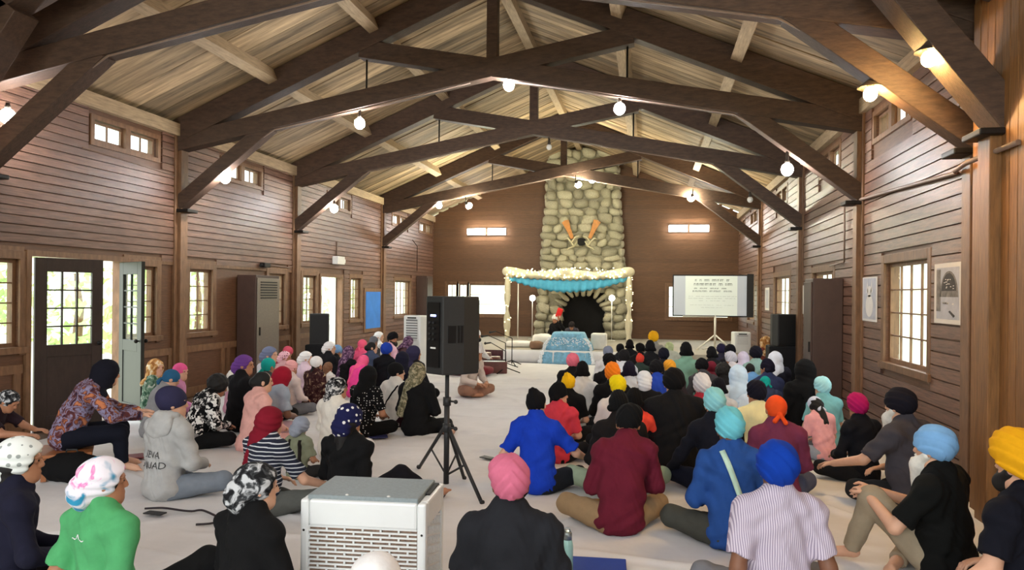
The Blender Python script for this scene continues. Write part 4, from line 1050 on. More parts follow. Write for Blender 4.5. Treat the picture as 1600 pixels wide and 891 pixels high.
# ------------------------------------------------------------------ poses (facing +y, seated on the floor at the origin)
def rot(yaw=0, pitch=0, roll=0): return np.array(Matrix.Rotation(yaw, 3, 'Z') @ Matrix.Rotation(-pitch, 3, 'X') @ Matrix.Rotation(roll, 3, 'Y'))
A3 = lambda *p: np.array(p, float)
def pose(lean=.10, hy=0, hp=0, hr=0, arms='lap', legs='cross', K=.30, side=0, twist=0, arml=None, armr=None, width=1.0, seat=0):
    J = {}; z0 = .12 + seat
    def up(L, a): return A3(math.sin(side)*L, math.sin(a)*L, math.cos(a)*L)
    J['pel'] = A3(0, 0, z0); J['waist'] = J['pel'] + up(.17, lean*.5); J['chest'] = J['waist'] + up(.20, lean); J['neck'] = J['chest'] + up(.155, lean*1.15 + .05)
    J['head'] = J['neck'] + up(.118, lean*1.0 + .12 + hp*.5) ; J['Rh'] = rot(hy, hp + lean*.15, hr); J['lean'] = lean; J['width'] = width
    J['Rt'] = rot(twist, lean)
    sd = {}
    for s, am in ((-1, arml or arms), (1, armr or arms)):
        j = {}; j['sh'] = J['chest'] + J['Rt']@A3(s*.155*width, -.005, .072)
        if isinstance(am, dict): j['el'], j['wr'] = A3(*am['el']), A3(*am['wr']); j['hd'] = A3(*am.get('hd', (0, 1, -.2))); j['hn'] = A3(*am.get('hn', (0, 0, -1)))
        elif am == 'lap': j['el'] = j['sh'] + A3(s*.075, .05-lean*.1, -.25); j['wr'] = A3(s*.11, .27+lean*.2, .24+seat); j['hd'] = A3(-s*.8, .5, -.15); j['hn'] = A3(0, -.2, -1)
        elif am == 'knee': j['el'] = j['sh'] + A3(s*.10, .08, -.24); j['wr'] = A3(s*.29, .26, .24); j['hd'] = A3(s*.2, .9, -.4); j['hn'] = A3(0, -.3, -1)
        elif am == 'back': j['el'] = j['sh'] + A3(s*.06, -.08, -.25); j['wr'] = A3(s*.30, j['sh'][1]-.10, .07); j['hd'] = A3(s*.7, -.7, -.25); j['hn'] = A3(0, 0, -1)
        elif am == 'fold': j['el'] = j['sh'] + A3(s*.06, .10, -.23); j['wr'] = A3(-s*.02, .30+lean*.2, .36); j['hd'] = A3(-s*1, .1, .1); j['hn'] = A3(0, -1, 0)
        if legs == 'cross':
            j['hip'] = A3(s*.095, .02, z0-.015); j['kn'] = A3(s*K, .27, .13); j['an'] = A3(-s*.05, .30-.04*s, .06); j['toe'] = A3(-s*.20, .24, .05)
        elif legs == 'up' or (legs == 'upL' and s < 0) or (legs == 'upR' and s > 0):
            j['hip'] = A3(s*.095, .02, z0-.01); j['kn'] = A3(s*.16, .36, .44); j['an'] = A3(s*.13, .50, .08); j['toe'] = A3(s*.15, .68, .035)
        elif legs == 'side': j['hip'] = A3(s*.095, .02, z0-.01); j['kn'] = A3(.14+s*.10, .38, .10); j['an'] = A3(.38+s*.03, .12+s*.03, .06); j['toe'] = A3(.45, -.03+s*.03, .045)
        elif legs == 'long': j['hip'] = A3(s*.095, .02, z0-.01); j['kn'] = A3(.16+s*.12, .40, .20+.08*s); j['an'] = A3(.42+s*.06, .62, .07); j['toe'] = A3(.50+s*.06, .72, .10)
        elif legs == 'stool': j['hip'] = A3(s*.095, .04, z0-.01); j['kn'] = A3(s*.14, .42, z0+.02); j['an'] = A3(s*.13, .44, .09); j['toe'] = A3(s*.15, .60, .035)
        else: j['hip'] = A3(s*.095, .02, z0-.015); j['kn'] = A3(s*K, .27, .13); j['an'] = A3(-s*.05, .30-.04*s, .06); j['toe'] = A3(-s*.20, .24, .05)
        sd[s] = j
    J['s'] = sd; return J
def add_head(F, J, k=.02):
    c, R = J['head'], J['Rh']; T = lambda *p: c + R@A3(*p)
    F.ell(T(0, -.010, .022), (.075, .094, .098), R, k); F.ell(T(0, .028, -.055), (.056, .062, .062), R, .03)
    F.ell(T(0, .062, -.085), (.03, .026, .024), R, .025)
    F.cap(T(0, .086, .02), T(0, .099, -.018), .008, .013, .014)
    for s in (-1, 1):
        F.ell(T(s*.036, .086, .012), (.017, .016, .012), R, .012, -1); F.ell(T(s*.032, .076, .011), (.013, .013, .012), R, .006)
        F.ell(T(s*.077, -.006, -.006), (.010, .020, .031), R, .008)
        F.cap(T(s*.016, .090, .033), T(s*.052, .078, .032), .007, .006, .012)
        F.cap(T(0, .087, -.052), T(s*.02, .082, -.054), .007, .004, .008)
    F.cap(T(0, -.012, -.07), J['neck']+A3(0, -.01, -.02), .050, .056, .03)
def add_hand(F, w, d, n, s, curl=.6, sc=1.0):
    d = d/np.linalg.norm(d); n = n - d*(n@d); n /= np.linalg.norm(n); x = np.cross(d, n)*s
    R = np.stack([x, d, n], 1)
    F.ell(w + d*.048*sc, (.040*sc, .050*sc, .017*sc), R, .012)
    for i, (o, L) in enumerate(((-.030, .070), (-.010, .082), (.010, .076), (.029, .060))):
        b = w + d*.082*sc + x*o*sc; a1, a2 = curl*.6, curl*1.5
        m = b + (d*math.cos(a1)+n*math.sin(a1)+x*o*2)*L*.52*sc; e = m + (d*math.cos(a2)+n*math.sin(a2))*L*.48*sc
        F.cap(b, m, .0095*sc, .0088*sc, .004); F.cap(m, e, .0088*sc, .0072*sc, .004)
    b = w + d*.022*sc - x*.030*sc; m = b + (d*.6 - x*.75 + n*.3)*.042*sc; e = m + (d*.95 - x*.1 + n*.4)*.032*sc
    F.cap(b, m, .013*sc, .0105*sc, .008); F.cap(m, e, .0105*sc, .008*sc, .005)
def body_field(J, curl=.6):
    F = Field(); add_head(F, J)
    F.cap(J['pel'], J['waist'], .10, .09, .05); F.cap(J['waist'], J['chest'], .09, .10, .05); F.cap(J['chest'], J['neck'], .09, .055, .05)
    for s, j in J['s'].items():
        F.cap(J['chest']+A3(0, 0, .08), j['sh'], .05, .045, .03); F.cap(j['sh'], j['el'], .047, .040, .02); F.cap(j['el'], j['wr'], .040, .027, .015)
        add_hand(F, j['wr'], j['hd'], j['hn'], s, curl)
        F.cap(j['hip'], j['kn'], .07, .05, .03); F.cap(j['kn'], j['an'], .045, .032, .02)
        F.cap(j['an'], j['toe']*.75+j['an']*.25, .034, .030, .015); dt = (j['toe']-j['an']); dt = dt/np.linalg.norm(dt); xx = np.cross(dt, A3(0, 0, 1)); xx /= np.linalg.norm(xx)
        for i in range(5):
            b = j['toe']*.78+j['an']*.22 + xx*s*(.026-.013*i); F.cap(b, b+dt*(.045-.005*i), .012-.001*i, .008, .006)
        F.ell(j['an']-dt*.03+A3(0, 0, -.008), (.03, .03, .028), None, .02)
    return F
def torso(F, J, off=0, belly=0):
    Rt = J['Rt']; w = J['width']; mid = rot(0, J['lean']*.5)
    F.ell(J['pel']+A3(0, -.01, -.01), (.172*w+off, .135+off, .135), None, .06)
    F.ell(J['waist']+A3(0, belly*.3, 0), (.156*w+off+belly*.3, .122+off+belly*.5, .16), mid, .08)
    F.ell(J['chest'], (.160*w+off, .116+off, .155), Rt, .08)
    for s, j in J['s'].items(): F.cap(J['neck']+Rt@A3(s*.03, -.01, -.005), j['sh'], .058, .056+off*.5, .05)
    F.cap(J['s'][-1]['sh'], J['s'][1]['sh'], .062+off*.6, .062+off*.6, .06); F.cap(J['chest']+Rt@A3(0, 0, .05), J['neck']+Rt@A3(0, -.008, .022), .105, .066, .05)
def shirt_field(J, sleeve='short', off=0, belly=0, hem=0, hood=False):
    F = Field(); torso(F, J, off, belly)
    for s, j in J['s'].items():
        if sleeve == 'short': F.cap(j['sh'], j['sh']+(j['el']-j['sh'])*.80, .058+off*.5, .064+off*.5, .045, cut=True)
        elif sleeve == 'long': F.cap(j['sh'], j['el'], .058+off*.5, .056+off*.5, .045); F.cap(j['el'], j['el']+(j['wr']-j['el'])*.94, .055+off*.5, .040+off*.3, .02, cut=True)
        elif sleeve == 'half': F.cap(j['sh'], j['el'], .064+off, .06+off, .03); F.cap(j['el'], j['el']+(j['wr']-j['el'])*.4, .055+off, .055+off, .02, cut=True)
        if hem: F.cap(j['hip'], j['kn']*.62+j['hip']*.38, .115, .10, .05)
    if hem: F.ell(J['pel']+A3(0, 0, -.06), (.21, .18, .10), None, .06)
    if hood: F.ell(J['neck']+A3(0, -.085, -.05), (.14, .06, .12), rot(0, .25), .025); F.cap(J['neck']+A3(-.08, .02, 0), J['neck']+A3(.08, .02, 0), .045, .045, .03)
    return F
def trouser_field(J, fat=0):
    F = Field(); F.ell(J['pel']+A3(0, -.005, -.02), (.168, .13, .125), None, .05)
    for s, j in J['s'].items():
        F.cap(j['hip'], j['kn'], .100+fat, .076+fat, .04); F.cap(j['kn'], j['kn']+(j['an']-j['kn'])*.92, .070+fat, .052+fat, .03, cut=True)
    return F
def cloth_disp(amp, seed):
    r = np.random.default_rng(seed); a = r.uniform(0, 6, 6)
    def f(x, y, z):
        return amp*(np.sin(34*x+9*np.sin(7*z+a[0])+a[1])*np.sin(13*z+8*y+a[2]) + .8*np.sin(26*z+14*np.sin(6*x+a[3])+10*y) * np.sin(9*x+a[4]) + .35*np.sin(58*z+20*np.sin(11*x+a[5])+30*y)*np.sin(21*x+a[0]))
    return f
# ------------------------------------------------------------------ head coverings, in head coordinates
def saw(q): t = q - np.floor(q); return np.minimum(t*1.25, (1-t)*5)
def cover_field(kind):
    F = Field(); disp = None; h = .006
    if kind == 'turban':
        F.ell((0, -.014, .038), (.095, .116, .114), None, .02); F.ell((0, .035, .085), (.075, .075, .072), rot(0, .5), .04); F.plane((0, .50, -1), .012)
        disp = lambda x, y, z: -.008*saw(24*((z-.05)*.80 + x*.62 - .25*y)) + .004
    elif kind == 'turban2':
        F.ell((0, -.016, .036), (.091, .113, .110), None, .02); F.ell((-.03, -.035, .08), (.07, .08, .06), None, .04); F.plane((0, .42, -1), .016)
        disp = lambda x, y, z: -.007*saw(26*((z-.06)*.7 + np.abs(x-.01)*.75 + .2*y)) + .003
    elif kind == 'round':   # smooth, big and round
        F.ell((0, -.014, .040), (.100, .118, .114), None, .02); F.plane((0, .45, -1), .022)
        disp = lambda x, y, z: -.007*saw(20*np.sqrt((x+.13)**2+(z+.06)**2+.3*y*y)) + .003
    elif kind == 'patka':
        F.ell((0, -.010, .030), (.087, .105, .100), None, .02); F.ell((0, .0, .108), (.046, .052, .038), None, .05); F.cap((-.075, -.05, -.02), (.075, -.05, -.02), .03, .03, .03); F.plane((0, .45, -1), .025)
        disp = lambda x, y, z: .0025*np.sin(60*z+20*np.sin(14*x)) 
    elif kind == 'pointed':
        F.ell((0, -.014, .030), (.088, .105, .098), None, .02); F.cap((0, -.03, .07), (-.015, -.045, .125), .062, .034, .05); F.plane((0, .4, -1), .03)
        disp = lambda x, y, z: .003*np.sin(45*(z+x)+12*np.sin(12*x))
    elif kind == 'bandana':
        F.ell((0, -.010, .024), (.084, .103, .102), None, .02); F.plane((0, .42, -1), .030); F.p.append(F.p.pop(1)); 
        F.ell((0, -.105, -.035), (.022, .018, .018), None, .01); F.cap((-.005, -.11, -.04), (-.045, -.12, -.085), .014, .02, .01); F.cap((.005, -.11, -.04), (.04, -.118, -.10), .014, .019, .01)
        F.p.insert(1, F.p.pop(1))
        disp = lambda x, y, z: .002*np.sin(50*z+30*np.abs(x))
    elif kind == 'beanie':
        F.ell((0, -.014, .032), (.090, .108, .105), None, .02); F.ell((0, -.05, .06), (.07, .075, .07), None, .05); F.plane((0, .32, -1), .03)
        disp = lambda x, y, z: .002*np.sin(40*z)*np.sin(50*x)
    elif kind == 'hood':
        F.ell((0, -.016, .020), (.098, .118, .112), None, .02); F.cap((0, -.03, -.02), (0, -.05, -.16), .098, .115, .05)
        F.cap((-.13, -.05, -.21), (.13, -.05, -.21), .07, .07, .06); F.cap((-.05, -.10, -.18), (-.10, -.145, -.46), .075, .06, .06); F.ell((0, .13, -.035), (.062, .11, .095), None, .02, -1)
        F.ell((0, .02, -.26), (.2, .2, .13), None, .02, -1)
        disp = lambda x, y, z: .003*np.sin(38*x+12*np.sin(9*z))*np.sin(16*z)
    elif kind == 'scarf':   # hood with one long tail down the back
        F.ell((0, -.016, .022), (.094, .114, .110), None, .02); F.cap((0, -.04, -.02), (0, -.055, -.13), .085, .085, .05); F.cap((-.06, -.085, -.12), (-.16, -.12, -.48), .065, .055, .05)
        F.ell((0, .13, -.035), (.06, .11, .09), None, .02, -1)
        disp = lambda x, y, z: .003*np.sin(42*x+14*np.sin(9*z))
    elif kind == 'cap_scarf':   # small scarf with cloth hanging behind
        F.ell((0, -.012, .028), (.089, .108, .103), None, .02); F.ell((-.0, -.10, -.045), (.075, .05, .075), rot(0, -.4), .04); F.ell((0, .15, -.03), (.10, .13, .10), None, .02, -1)
        disp = lambda x, y, z: .003*np.sin(40*x+14*np.sin(12*z))
    elif kind == 'hair_bun':
        F.ell((0, -.016, .022), (.083, .100, .100), None, .02); F.ell((0, -.11, .0), (.05, .042, .05), None, .03); F.ell((0, .13, -.03), (.07, .095, .105), None, .015, -1)
        disp = lambda x, y, z: .002*np.sin(90*x+20*z)
    elif kind == 'hair_long':
        F.ell((0, -.016, .022), (.086, .103, .102), None, .02); F.cap((0, -.06, -.02), (0, -.10, -.26), .075, .055, .05); F.ell((0, .13, -.035), (.07, .095, .11), None, .015, -1)
        disp = lambda x, y, z: .003*np.sin(80*x+10*np.sin(9*z))
    elif kind == 'hair_braid':
        F.ell((0, -.016, .022), (.084, .100, .100), None, .02); F.ell((0, .13, -.03), (.07, .095, .105), None, .015, -1)
        for i in range(9): F.ell((0, -.09-.012*min(i, 5), -.05-.045*i), (.028, .026, .034), None, .015)
    elif kind == 'hair_curly':
        F.ell((0, -.020, .025), (.110, .120, .118), None, .02); F.ell((0, .14, -.035), (.075, .095, .11), None, .015, -1)
        disp = lambda x, y, z: .007*np.sin(75*x)*np.sin(75*y)*np.sin(75*z)
    elif kind == 'hair_short':
        F.ell((0, -.014, .028), (.080, .099, .100), None, .02); F.ell((0, .14, -.03), (.08, .105, .10), None, .015, -1); F.plane((0, .6, -1), .055)
        disp = lambda x, y, z: .002*np.sin(90*x+30*y)
    elif kind == 'beard':
        F.ell((0, .064, -.085), (.054, .045, .050), None, .03); F.cap((-.064, .015, -.03), (0, .07, -.08), .02, .035, .03); F.cap((.064, .015, -.03), (0, .07, -.08), .02, .035, .03); F.ell((0, .105, -.053), (.022, .02, .009), None, .01, -1)
        disp = lambda x, y, z: .002*np.sin(120*x+30*z)
    elif kind == 'beard_long':
        F.ell((0, .064, -.085), (.058, .045, .055), None, .03); F.cap((-.066, .015, -.03), (0, .07, -.09), .022, .04, .03); F.cap((.066, .015, -.03), (0, .07, -.09), .022, .04, .03); F.cap((0, .075, -.10), (0, .10, -.24), .05, .022, .03); F.ell((0, .105, -.053), (.022, .02, .009), None, .01, -1)
        disp = lambda x, y, z: .003*np.sin(110*x+40*z)
    elif kind == 'eyes':
        for s in (-1, 1): F.ell((s*.032, .0865, .012), (.007, .005, .006), None, .003)
        h = .0025
    return to_mesh(kind, F.mesh(h, disp))
CV, MC = {}, {}
def cover_mesh(k):
    if k not in CV: CV[k] = cover_field(k)
    return CV[k]
def cached(key, fn):
    if key not in MC: MC[key] = fn()
    return MC[key]

# ------------------------------------------------------------------ cloth and skin
def cloth(r, g, b):
    if max(r, g, b) < 62: r, g, b = (int(c*.72) for c in (r, g, b))
    return mat('cloth_%d_%d_%d' % (r, g, b), srgb(r, g, b), .9, noise=.10, nscale=9, bump=.55, bscale=15, spec=.15)
SKIN = {'l': mat('skin_light', srgb(205, 158, 130), .55, noise=.06, nscale=12), 'm': mat('skin_tan', srgb(170, 118, 88), .55, noise=.06, nscale=12), 'd': mat('skin_brown', srgb(122, 82, 60), .55, noise=.06, nscale=12)}
HAIRB = mat('black_hair', srgb(18, 15, 14), .75, noise=.3, nscale=40); HAIRW = mat('white_hair', srgb(222, 218, 208), .7, noise=.1, nscale=40); HAIRG = mat('brown_hair', srgb(120, 84, 58), .6, noise=.25, nscale=40); EYE = mat('dark_eye', srgb(22, 16, 14), .2)
def pat(name, build):
    if name in MATS: return MATS[name]
    m = bpy.data.materials.new(name); m.use_nodes = True; MATS[name] = m; N, L = m.node_tree.nodes, m.node_tree.links; b = N['Principled BSDF']; b.inputs['Roughness'].default_value = .9; b.inputs['Specular IOR Level'].default_value = .15
    t = N.new('ShaderNodeTexCoord'); L.new(build(N, L, t.outputs['Object']), b.inputs['Base Color']); return m
def ramp(N, L, src, stops, const=True):
    r = N.new('ShaderNodeValToRGB'); L.new(src, r.inputs[0]); r.color_ramp.interpolation = 'CONSTANT' if const else 'LINEAR'
    e = r.color_ramp.elements
    while len(e) < len(stops): e.new(.5)
    for q, (p, c) in zip(e, stops): q.position = p; q.color = srgb(*c)
    return r.outputs[0]
def p_stripe(axis, scale, stops, dist=.3):
    def f(N, L, co):
        w_ = N.new('ShaderNodeTexWave'); w_.bands_direction = axis; w_.inputs['Scale'].default_value = scale; w_.inputs['Distortion'].default_value = dist; w_.inputs['Detail Scale'].default_value = .5; L.new(co, w_.inputs[0]); return ramp(N, L, w_.outputs['Fac'], stops)
    return f
def p_dots(scale, thr, c0, c1):
    def f(N, L, co):
        v = N.new('ShaderNodeTexVoronoi'); v.inputs['Scale'].default_value = scale; v.inputs['Randomness'].default_value = .35; L.new(co, v.inputs[0]); return ramp(N, L, v.outputs['Distance'], [(0, c0), (thr, c1)])
    return f
def p_vor(scale, stops, rnd=1.0):
    def f(N, L, co):
        n = N.new('ShaderNodeTexNoise'); n.inputs['Scale'].default_value = scale*.8; L.new(co, n.inputs[0]); mx = N.new('ShaderNodeMix'); mx.data_type = 'VECTOR'; mx.inputs[0].default_value = .12; L.new(co, mx.inputs[4]); L.new(n.outputs['Color'], mx.inputs[5])
        v = N.new('ShaderNodeTexVoronoi'); v.inputs['Scale'].default_value = scale; v.inputs['Randomness'].default_value = rnd; L.new(mx.outputs[1], v.inputs[0]); s = N.new('ShaderNodeSeparateColor'); L.new(v.outputs['Color'], s.inputs[0]); return ramp(N, L, s.outputs[0], stops)
    return f
def p_noise(scale, stops, const=False):
    def f(N, L, co):
        n = N.new('ShaderNodeTexNoise'); n.inputs['Scale'].default_value = scale; n.inputs['Detail'].default_value = 3; n.inputs['Distortion'].default_value = .8; L.new(co, n.inputs[0]); return ramp(N, L, n.outputs[0], stops, const)
    return f
K_ = (14, 14, 16); W_ = (226, 224, 220)
PT = {
 'stripes': pat('navy_white_stripes', p_stripe('Z', 9.5, [(0, (38, 42, 56)), (.84, (205, 208, 212))], .2)),
 'lav': pat('lavender_fine_stripes', p_stripe('X', 30, [(0, (150, 138, 158)), (.45, (206, 196, 208))], .2)),
 'leaf': pat('black_white_leaves', p_vor(26, [(0, K_), (.40, W_), (.62, (130, 128, 126)), (.75, K_), (.86, W_)])),
 'floral': pat('rust_blue_print', p_noise(13, [(.30, (38, 34, 56)), (.42, (92, 48, 42)), (.50, (140, 136, 165)), (.56, (84, 42, 40)), (.66, (186, 116, 80))])),
 'ornate': pat('brown_ornate_print', p_noise(16, [(.35, (46, 22, 24)), (.52, (62, 34, 34)), (.60, (96, 70, 62)), (.70, (190, 166, 130))])),
 'dots': pat('black_white_dots', p_dots(34, .22, W_, K_)), 'navydots': pat('navy_white_dots', p_dots(22, .26, W_, (28, 30, 70))),
 'bwscarf': pat('black_white_scarf', p_noise(30, [(.40, K_), (.50, (90, 90, 92)), (.58, (205, 204, 202))])),
 'whiteprint': pat('white_grey_print', p_dots(24, .24, (150, 156, 152), (226, 230, 226))),
 'pinkblue': pat('pink_blue_white_floral', p_noise(9, [(.34, (52, 140, 176)), (.43, (226, 222, 230)), (.56, (232, 226, 234)), (.62, (222, 120, 180)), (.70, (235, 220, 230))])),
 'silver': pat('black_silver_print', p_noise(22, [(.42, (26, 26, 28)), (.52, (70, 72, 74)), (.60, (190, 192, 194))])),
 'olive': pat('olive_print', p_noise(26, [(.40, (92, 88, 66)), (.55, (140, 134, 108)), (.66, (186, 170, 140))])),
 'roseprint': pat('rose_dotted_print', p_dots(26, .30, (90, 40, 56), (226, 176, 186))), 'purpleprint': pat('purple_print', p_noise(24, [(.4, (60, 40, 62)), (.55, (110, 80, 110)), (.66, (160, 130, 150))])),
 'greydots': pat('pale_blue_dotted', p_dots(24, .2, (90, 110, 150), (196, 208, 220))), 'greenprint': pat('green_print', p_noise(18, [(.4, (50, 84, 66)), (.55, (110, 140, 116)), (.65, (190, 196, 180))])),
 'tanprint': pat('tan_print', p_noise(14, [(.4, (150, 96, 48)), (.55, (206, 160, 100)), (.65, (232, 214, 180))])),
}
C = cloth
BLACK, NAVY, WHITE, GREY, DGREY = C(26, 25, 27), C(30, 32, 52), C(228, 226, 224), C(150, 150, 150), C(62, 62, 66)
PEOPLE = []
def put(o, m):
    s = o.material_slots[0]; s.link = 'OBJECT'; s.material = m
def make_person(spec, pos, sc):
    (u, v, s, yaw, pk, shirt, sleeve, trou, cover, cmat, label, kw) = spec
    J = pk['J']; key = pk['key']; hres = kw.get('res', .011); skin = SKIN[kw.get('skin', 'm')]
    bm_ = cached(('b', key, hres), lambda: to_mesh('person', body_field(J, kw.get('curl', .6)).mesh(hres, None, .012)))
    o = bpy.data.objects.new('person', bm_); link(o); put(o, skin); o.location = pos; o.rotation_euler = (0, 0, yaw); o.scale = (sc,)*3
    tag(o, label, 'person', kw.get('group', 'people seated on the hall floor'))
    def child(name, me, m, M=None, lab=None):
        c = bpy.data.objects.new(name, me); link(c, o); put(c, m)
        if M is not None: c.matrix_local = M
        if lab: c['label'] = lab
        return c
    off, belly, hem = kw.get('off', 0), kw.get('belly', 0), kw.get('hem', 0)
    rs = kw.get('res', .013); hood = kw.get('hoodie', False)
    sm = cached(('s', key, sleeve, off, belly, hem, rs, hood), lambda: to_mesh('shirt', shirt_field(J, sleeve, off, belly, hem, hood).mesh(rs, cloth_disp(.0062, int(u*7+v) % 97), .012)))
    sh = child('shirt', sm, shirt)
    tm = cached(('t', key, rs), lambda: to_mesh('trousers', trouser_field(J).mesh(rs, cloth_disp(.003, 5), .012)))
    child('trousers', tm, trou)
    hs = kw.get('hs', 1.0); Mh = Matrix.Translation(Vector(J['head'])) @ Matrix(J['Rh'].tolist()).to_4x4()
    Mc = Mh @ Matrix.Diagonal((hs*(-1 if kw.get('mir') else 1), hs, hs, 1))
    names = {'turban': 'turban', 'turban2': 'turban', 'round': 'turban', 'patka': 'head_covering', 'pointed': 'head_covering', 'bandana': 'bandana', 'beanie': 'cap', 'hood': 'head_scarf', 'scarf': 'head_scarf', 'cap_scarf': 'head_scarf'}
    if cover: child(names.get(cover, 'hair'), cover_mesh(cover), cmat, Mc)
    for hk, hm in kw.get('hair', ()): child('beard' if 'beard' in hk else 'hair', cover_mesh(hk), hm, Mh)
    child('eyes', cover_mesh('eyes'), EYE, Mh)
    return o, sh, J
def pz(**k):
    key = tuple(sorted((a, str(b)) for a, b in k.items())); return {'J': cached(('J', key), lambda: pose(**k)), 'key': key}
# ------------------------------------------------------------------ the congregation
ROWS = []
def A(u, v, s, yaw, pk, shirt, sleeve, trou, cover, cmat, label, **kw): ROWS.append([(u, v, s, math.radians(yaw), pk, shirt, sleeve, trou, cover, cmat, label, kw)])
S0 = pz(K=.27); SR = pz(K=.27, hy=-.75); SL = pz(K=.27, hy=.6); SB = pz(K=.27, lean=.3, hp=.4); SN = pz(K=.23, lean=.14); SH = pz(K=.27, lean=.42, hp=.25); SU = pz(K=.26, lean=.02); SP = pz(K=.27, hy=-1.2)
GREYT, KHAKI, SAGE, DENIM, DKT, OLIVE = C(112, 112, 116), C(150, 124, 92), C(150, 165, 140), C(62, 84, 112), C(40, 40, 44), C(74, 74, 62)
# --- nearest people, each in a pose of their own
FG = dict(res=.0085, fix=True)
A(798, 746, 1.0, 8, pz(lean=.08, hp=.05, width=1.05), C(46, 48, 54), 'short', DKT, 'turban2', C(200, 106, 132), 'man in charcoal tee and pink turban at the bottom centre', off=.008, hair=(('beard', HAIRB),), skin='d', **FG)
A(982, 656, 1.0, 12, pz(lean=.34, hp=.45, hy=-.25, side=.16, width=1.02, K=.33), C(98, 28, 44), 'long', KHAKI, 'turban2', C(24, 24, 26), 'man in maroon jumper and khaki trousers bowing his black turban', off=.006, mir=True, **FG)
A(1141, 664, 1.0, 10, pz(lean=.10, hp=.1, K=.34), C(40, 76, 140), 'long', C(66, 66, 60), 'turban', C(110, 196, 210), 'man in blue kurta with pale green bag strap and turquoise turban', off=.006, skin='d', **FG)
A(1215, 724, 1.0, 10, pz(lean=.0, arms='back', width=1.05), PT['lav'], 'short', GREYT, 'round', C(14, 58, 158), 'man in lavender striped shirt and royal blue turban leaning on both hands', off=.006, skin='d', hs=1.05, **FG)
A(1597, 716, 1.08, 36, pz(lean=.10, arml=dict(el=(-.30, .02, .36), wr=(-.46, .18, .16), hd=(-.3, .8, -.5)), width=1.25), C(24, 26, 38), 'short', OLIVE, 'turban', C(222, 160, 20), 'man in navy tee and mustard yellow turban at the right edge', off=.006, hair=(('beard', HAIRB),), skin='l', hs=1.1, **FG)
A(1461, 693, 1.0, 52, pz(lean=.10, legs='upL', arml=dict(el=(-.31, .17, .34), wr=(-.20, .37, .47), hd=(.6, .6, .1), hn=(.1, .3, -1)), armr=dict(el=(.24, .20, .35), wr=(-.02, .42, .46), hd=(-.9, .2, 0), hn=(0, .6, -.6)), width=1.28), C(22, 23, 22), 'short', C(150, 136, 114), 'round', C(120, 168, 214), 'man in black tee with white beard and light blue turban hugging his knee', off=.008, belly=.04, hair=(('beard_long', HAIRW), ('hair_short', HAIRW)), skin='l', **FG)
A(1407, 628, 1.04, 44, pz(lean=.16, arml=dict(el=(-.30, .22, .36), wr=(-.27, .48, .28), hd=(.1, 1, -.2)), width=1.36), C(66, 64, 70), 'short', C(52, 52, 54), 'round', C(32, 31, 44), 'man in dark grey tee with white beard and black turban by the right wall', off=.010, belly=.04, hair=(('beard_long', HAIRW),), skin='l', **FG)
A(1341, 632, .87, 30, pz(lean=.12, hy=-.2), C(28, 30, 38), 'long', DKT, 'turban', C(168, 24, 92), 'person in black jacket with a magenta turban before the tall cabinet', fix=True)
A(1213, 634, .97, 8, pz(lean=.10, K=.32, hp=.1), C(112, 50, 74), 'half', C(82, 88, 110), 'bandana', C(232, 82, 34), 'person in plum shirt with bright orange knotted bandana', res=.0095, off=.006, fix=True)
A(838, 627, .95, -6, pz(lean=.22, hp=.2, side=-.10, hr=-.15, arml=dict(el=(-.33, .02, .30), wr=(-.22, .20, .16), hd=(.4, .8, -.3)), armr=dict(el=(.30, .16, .34), wr=(.34, .36, .26), hd=(.1, .9, -.3)), K=.30), C(24, 60, 176), 'short', C(44, 46, 54), 'pointed', C(24, 23, 25), 'boy in royal blue tee with a black pointed head covering', skin='l', res=.009, off=.006, fix=True)
A(30, 712, .97, -38, pz(lean=.06, hy=-.35, arms='lap'), C(38, 38, 60), 'long', DKT, 'cap_scarf', PT['whiteprint'], 'woman in navy jumper with grey printed white scarf, bottom left corner', hair=(('hair_long', HAIRB),), hs=1.12, **FG)
A(160, 744, .95, -12, pz(lean=-.06, hy=-.65, arms='back', legs='long'), C(78, 156, 100), 'short', BLACK, 'cap_scarf', PT['pinkblue'], 'woman in green tee with pink and blue flowered scarf', hair=(('hair_bun', HAIRB),), hs=1.08, **FG)
A(400, 752, .93, -22, pz(lean=.10, hy=-.5), BLACK, 'long', BLACK, 'cap_scarf', PT['silver'], 'woman in black with a silver printed black scarf beside the cooler', hair=(('hair_bun', HAIRB),), skin='l', hs=1.08, **FG)
A(588, 917, .66, 0, pz(lean=.2, hp=.2), WHITE, 'long', GREYT, 'beanie', C(232, 230, 228), 'child in a white cap in front of the big cooler', hs=1.65, fix=True)
A(270, 624, .98, -14, pz(lean=.10, hy=-.75, K=.35), C(168, 168, 166), 'long', C(120, 128, 138), 'beanie', C(46, 44, 70), 'person in grey lettered hoodie with a navy knitted cap', off=.014, skin='l', hs=1.05, **FG)
A(166, 577, .97, -52, pz(seat=.25, legs='stool', lean=.52, hp=.1, hy=.25, arml=dict(el=(-.27, .36, .56), wr=(-.12, .58, .54), hd=(.2, .9, 0)), armr=dict(el=(.27, .36, .56), wr=(.14, .60, .54), hd=(-.2, .9, 0))), PT['floral'], 'long', C(26, 28, 44), 'hood', C(30, 30, 44), 'woman in rust and blue printed blouse bending forward on a low stool', skin='l', off=.008, **FG)
A(422, 652, .90, -18, pz(lean=.10, hy=-.2, armr=dict(el=(.30, .16, .30), wr=(.38, .36, .22), hd=(.2, .9, -.2)), K=.33), PT['stripes'], 'short', C(92, 94, 90), 'scarf', C(122, 24, 40), 'woman in navy striped tee with a wine red scarf', skin='l', **FG)
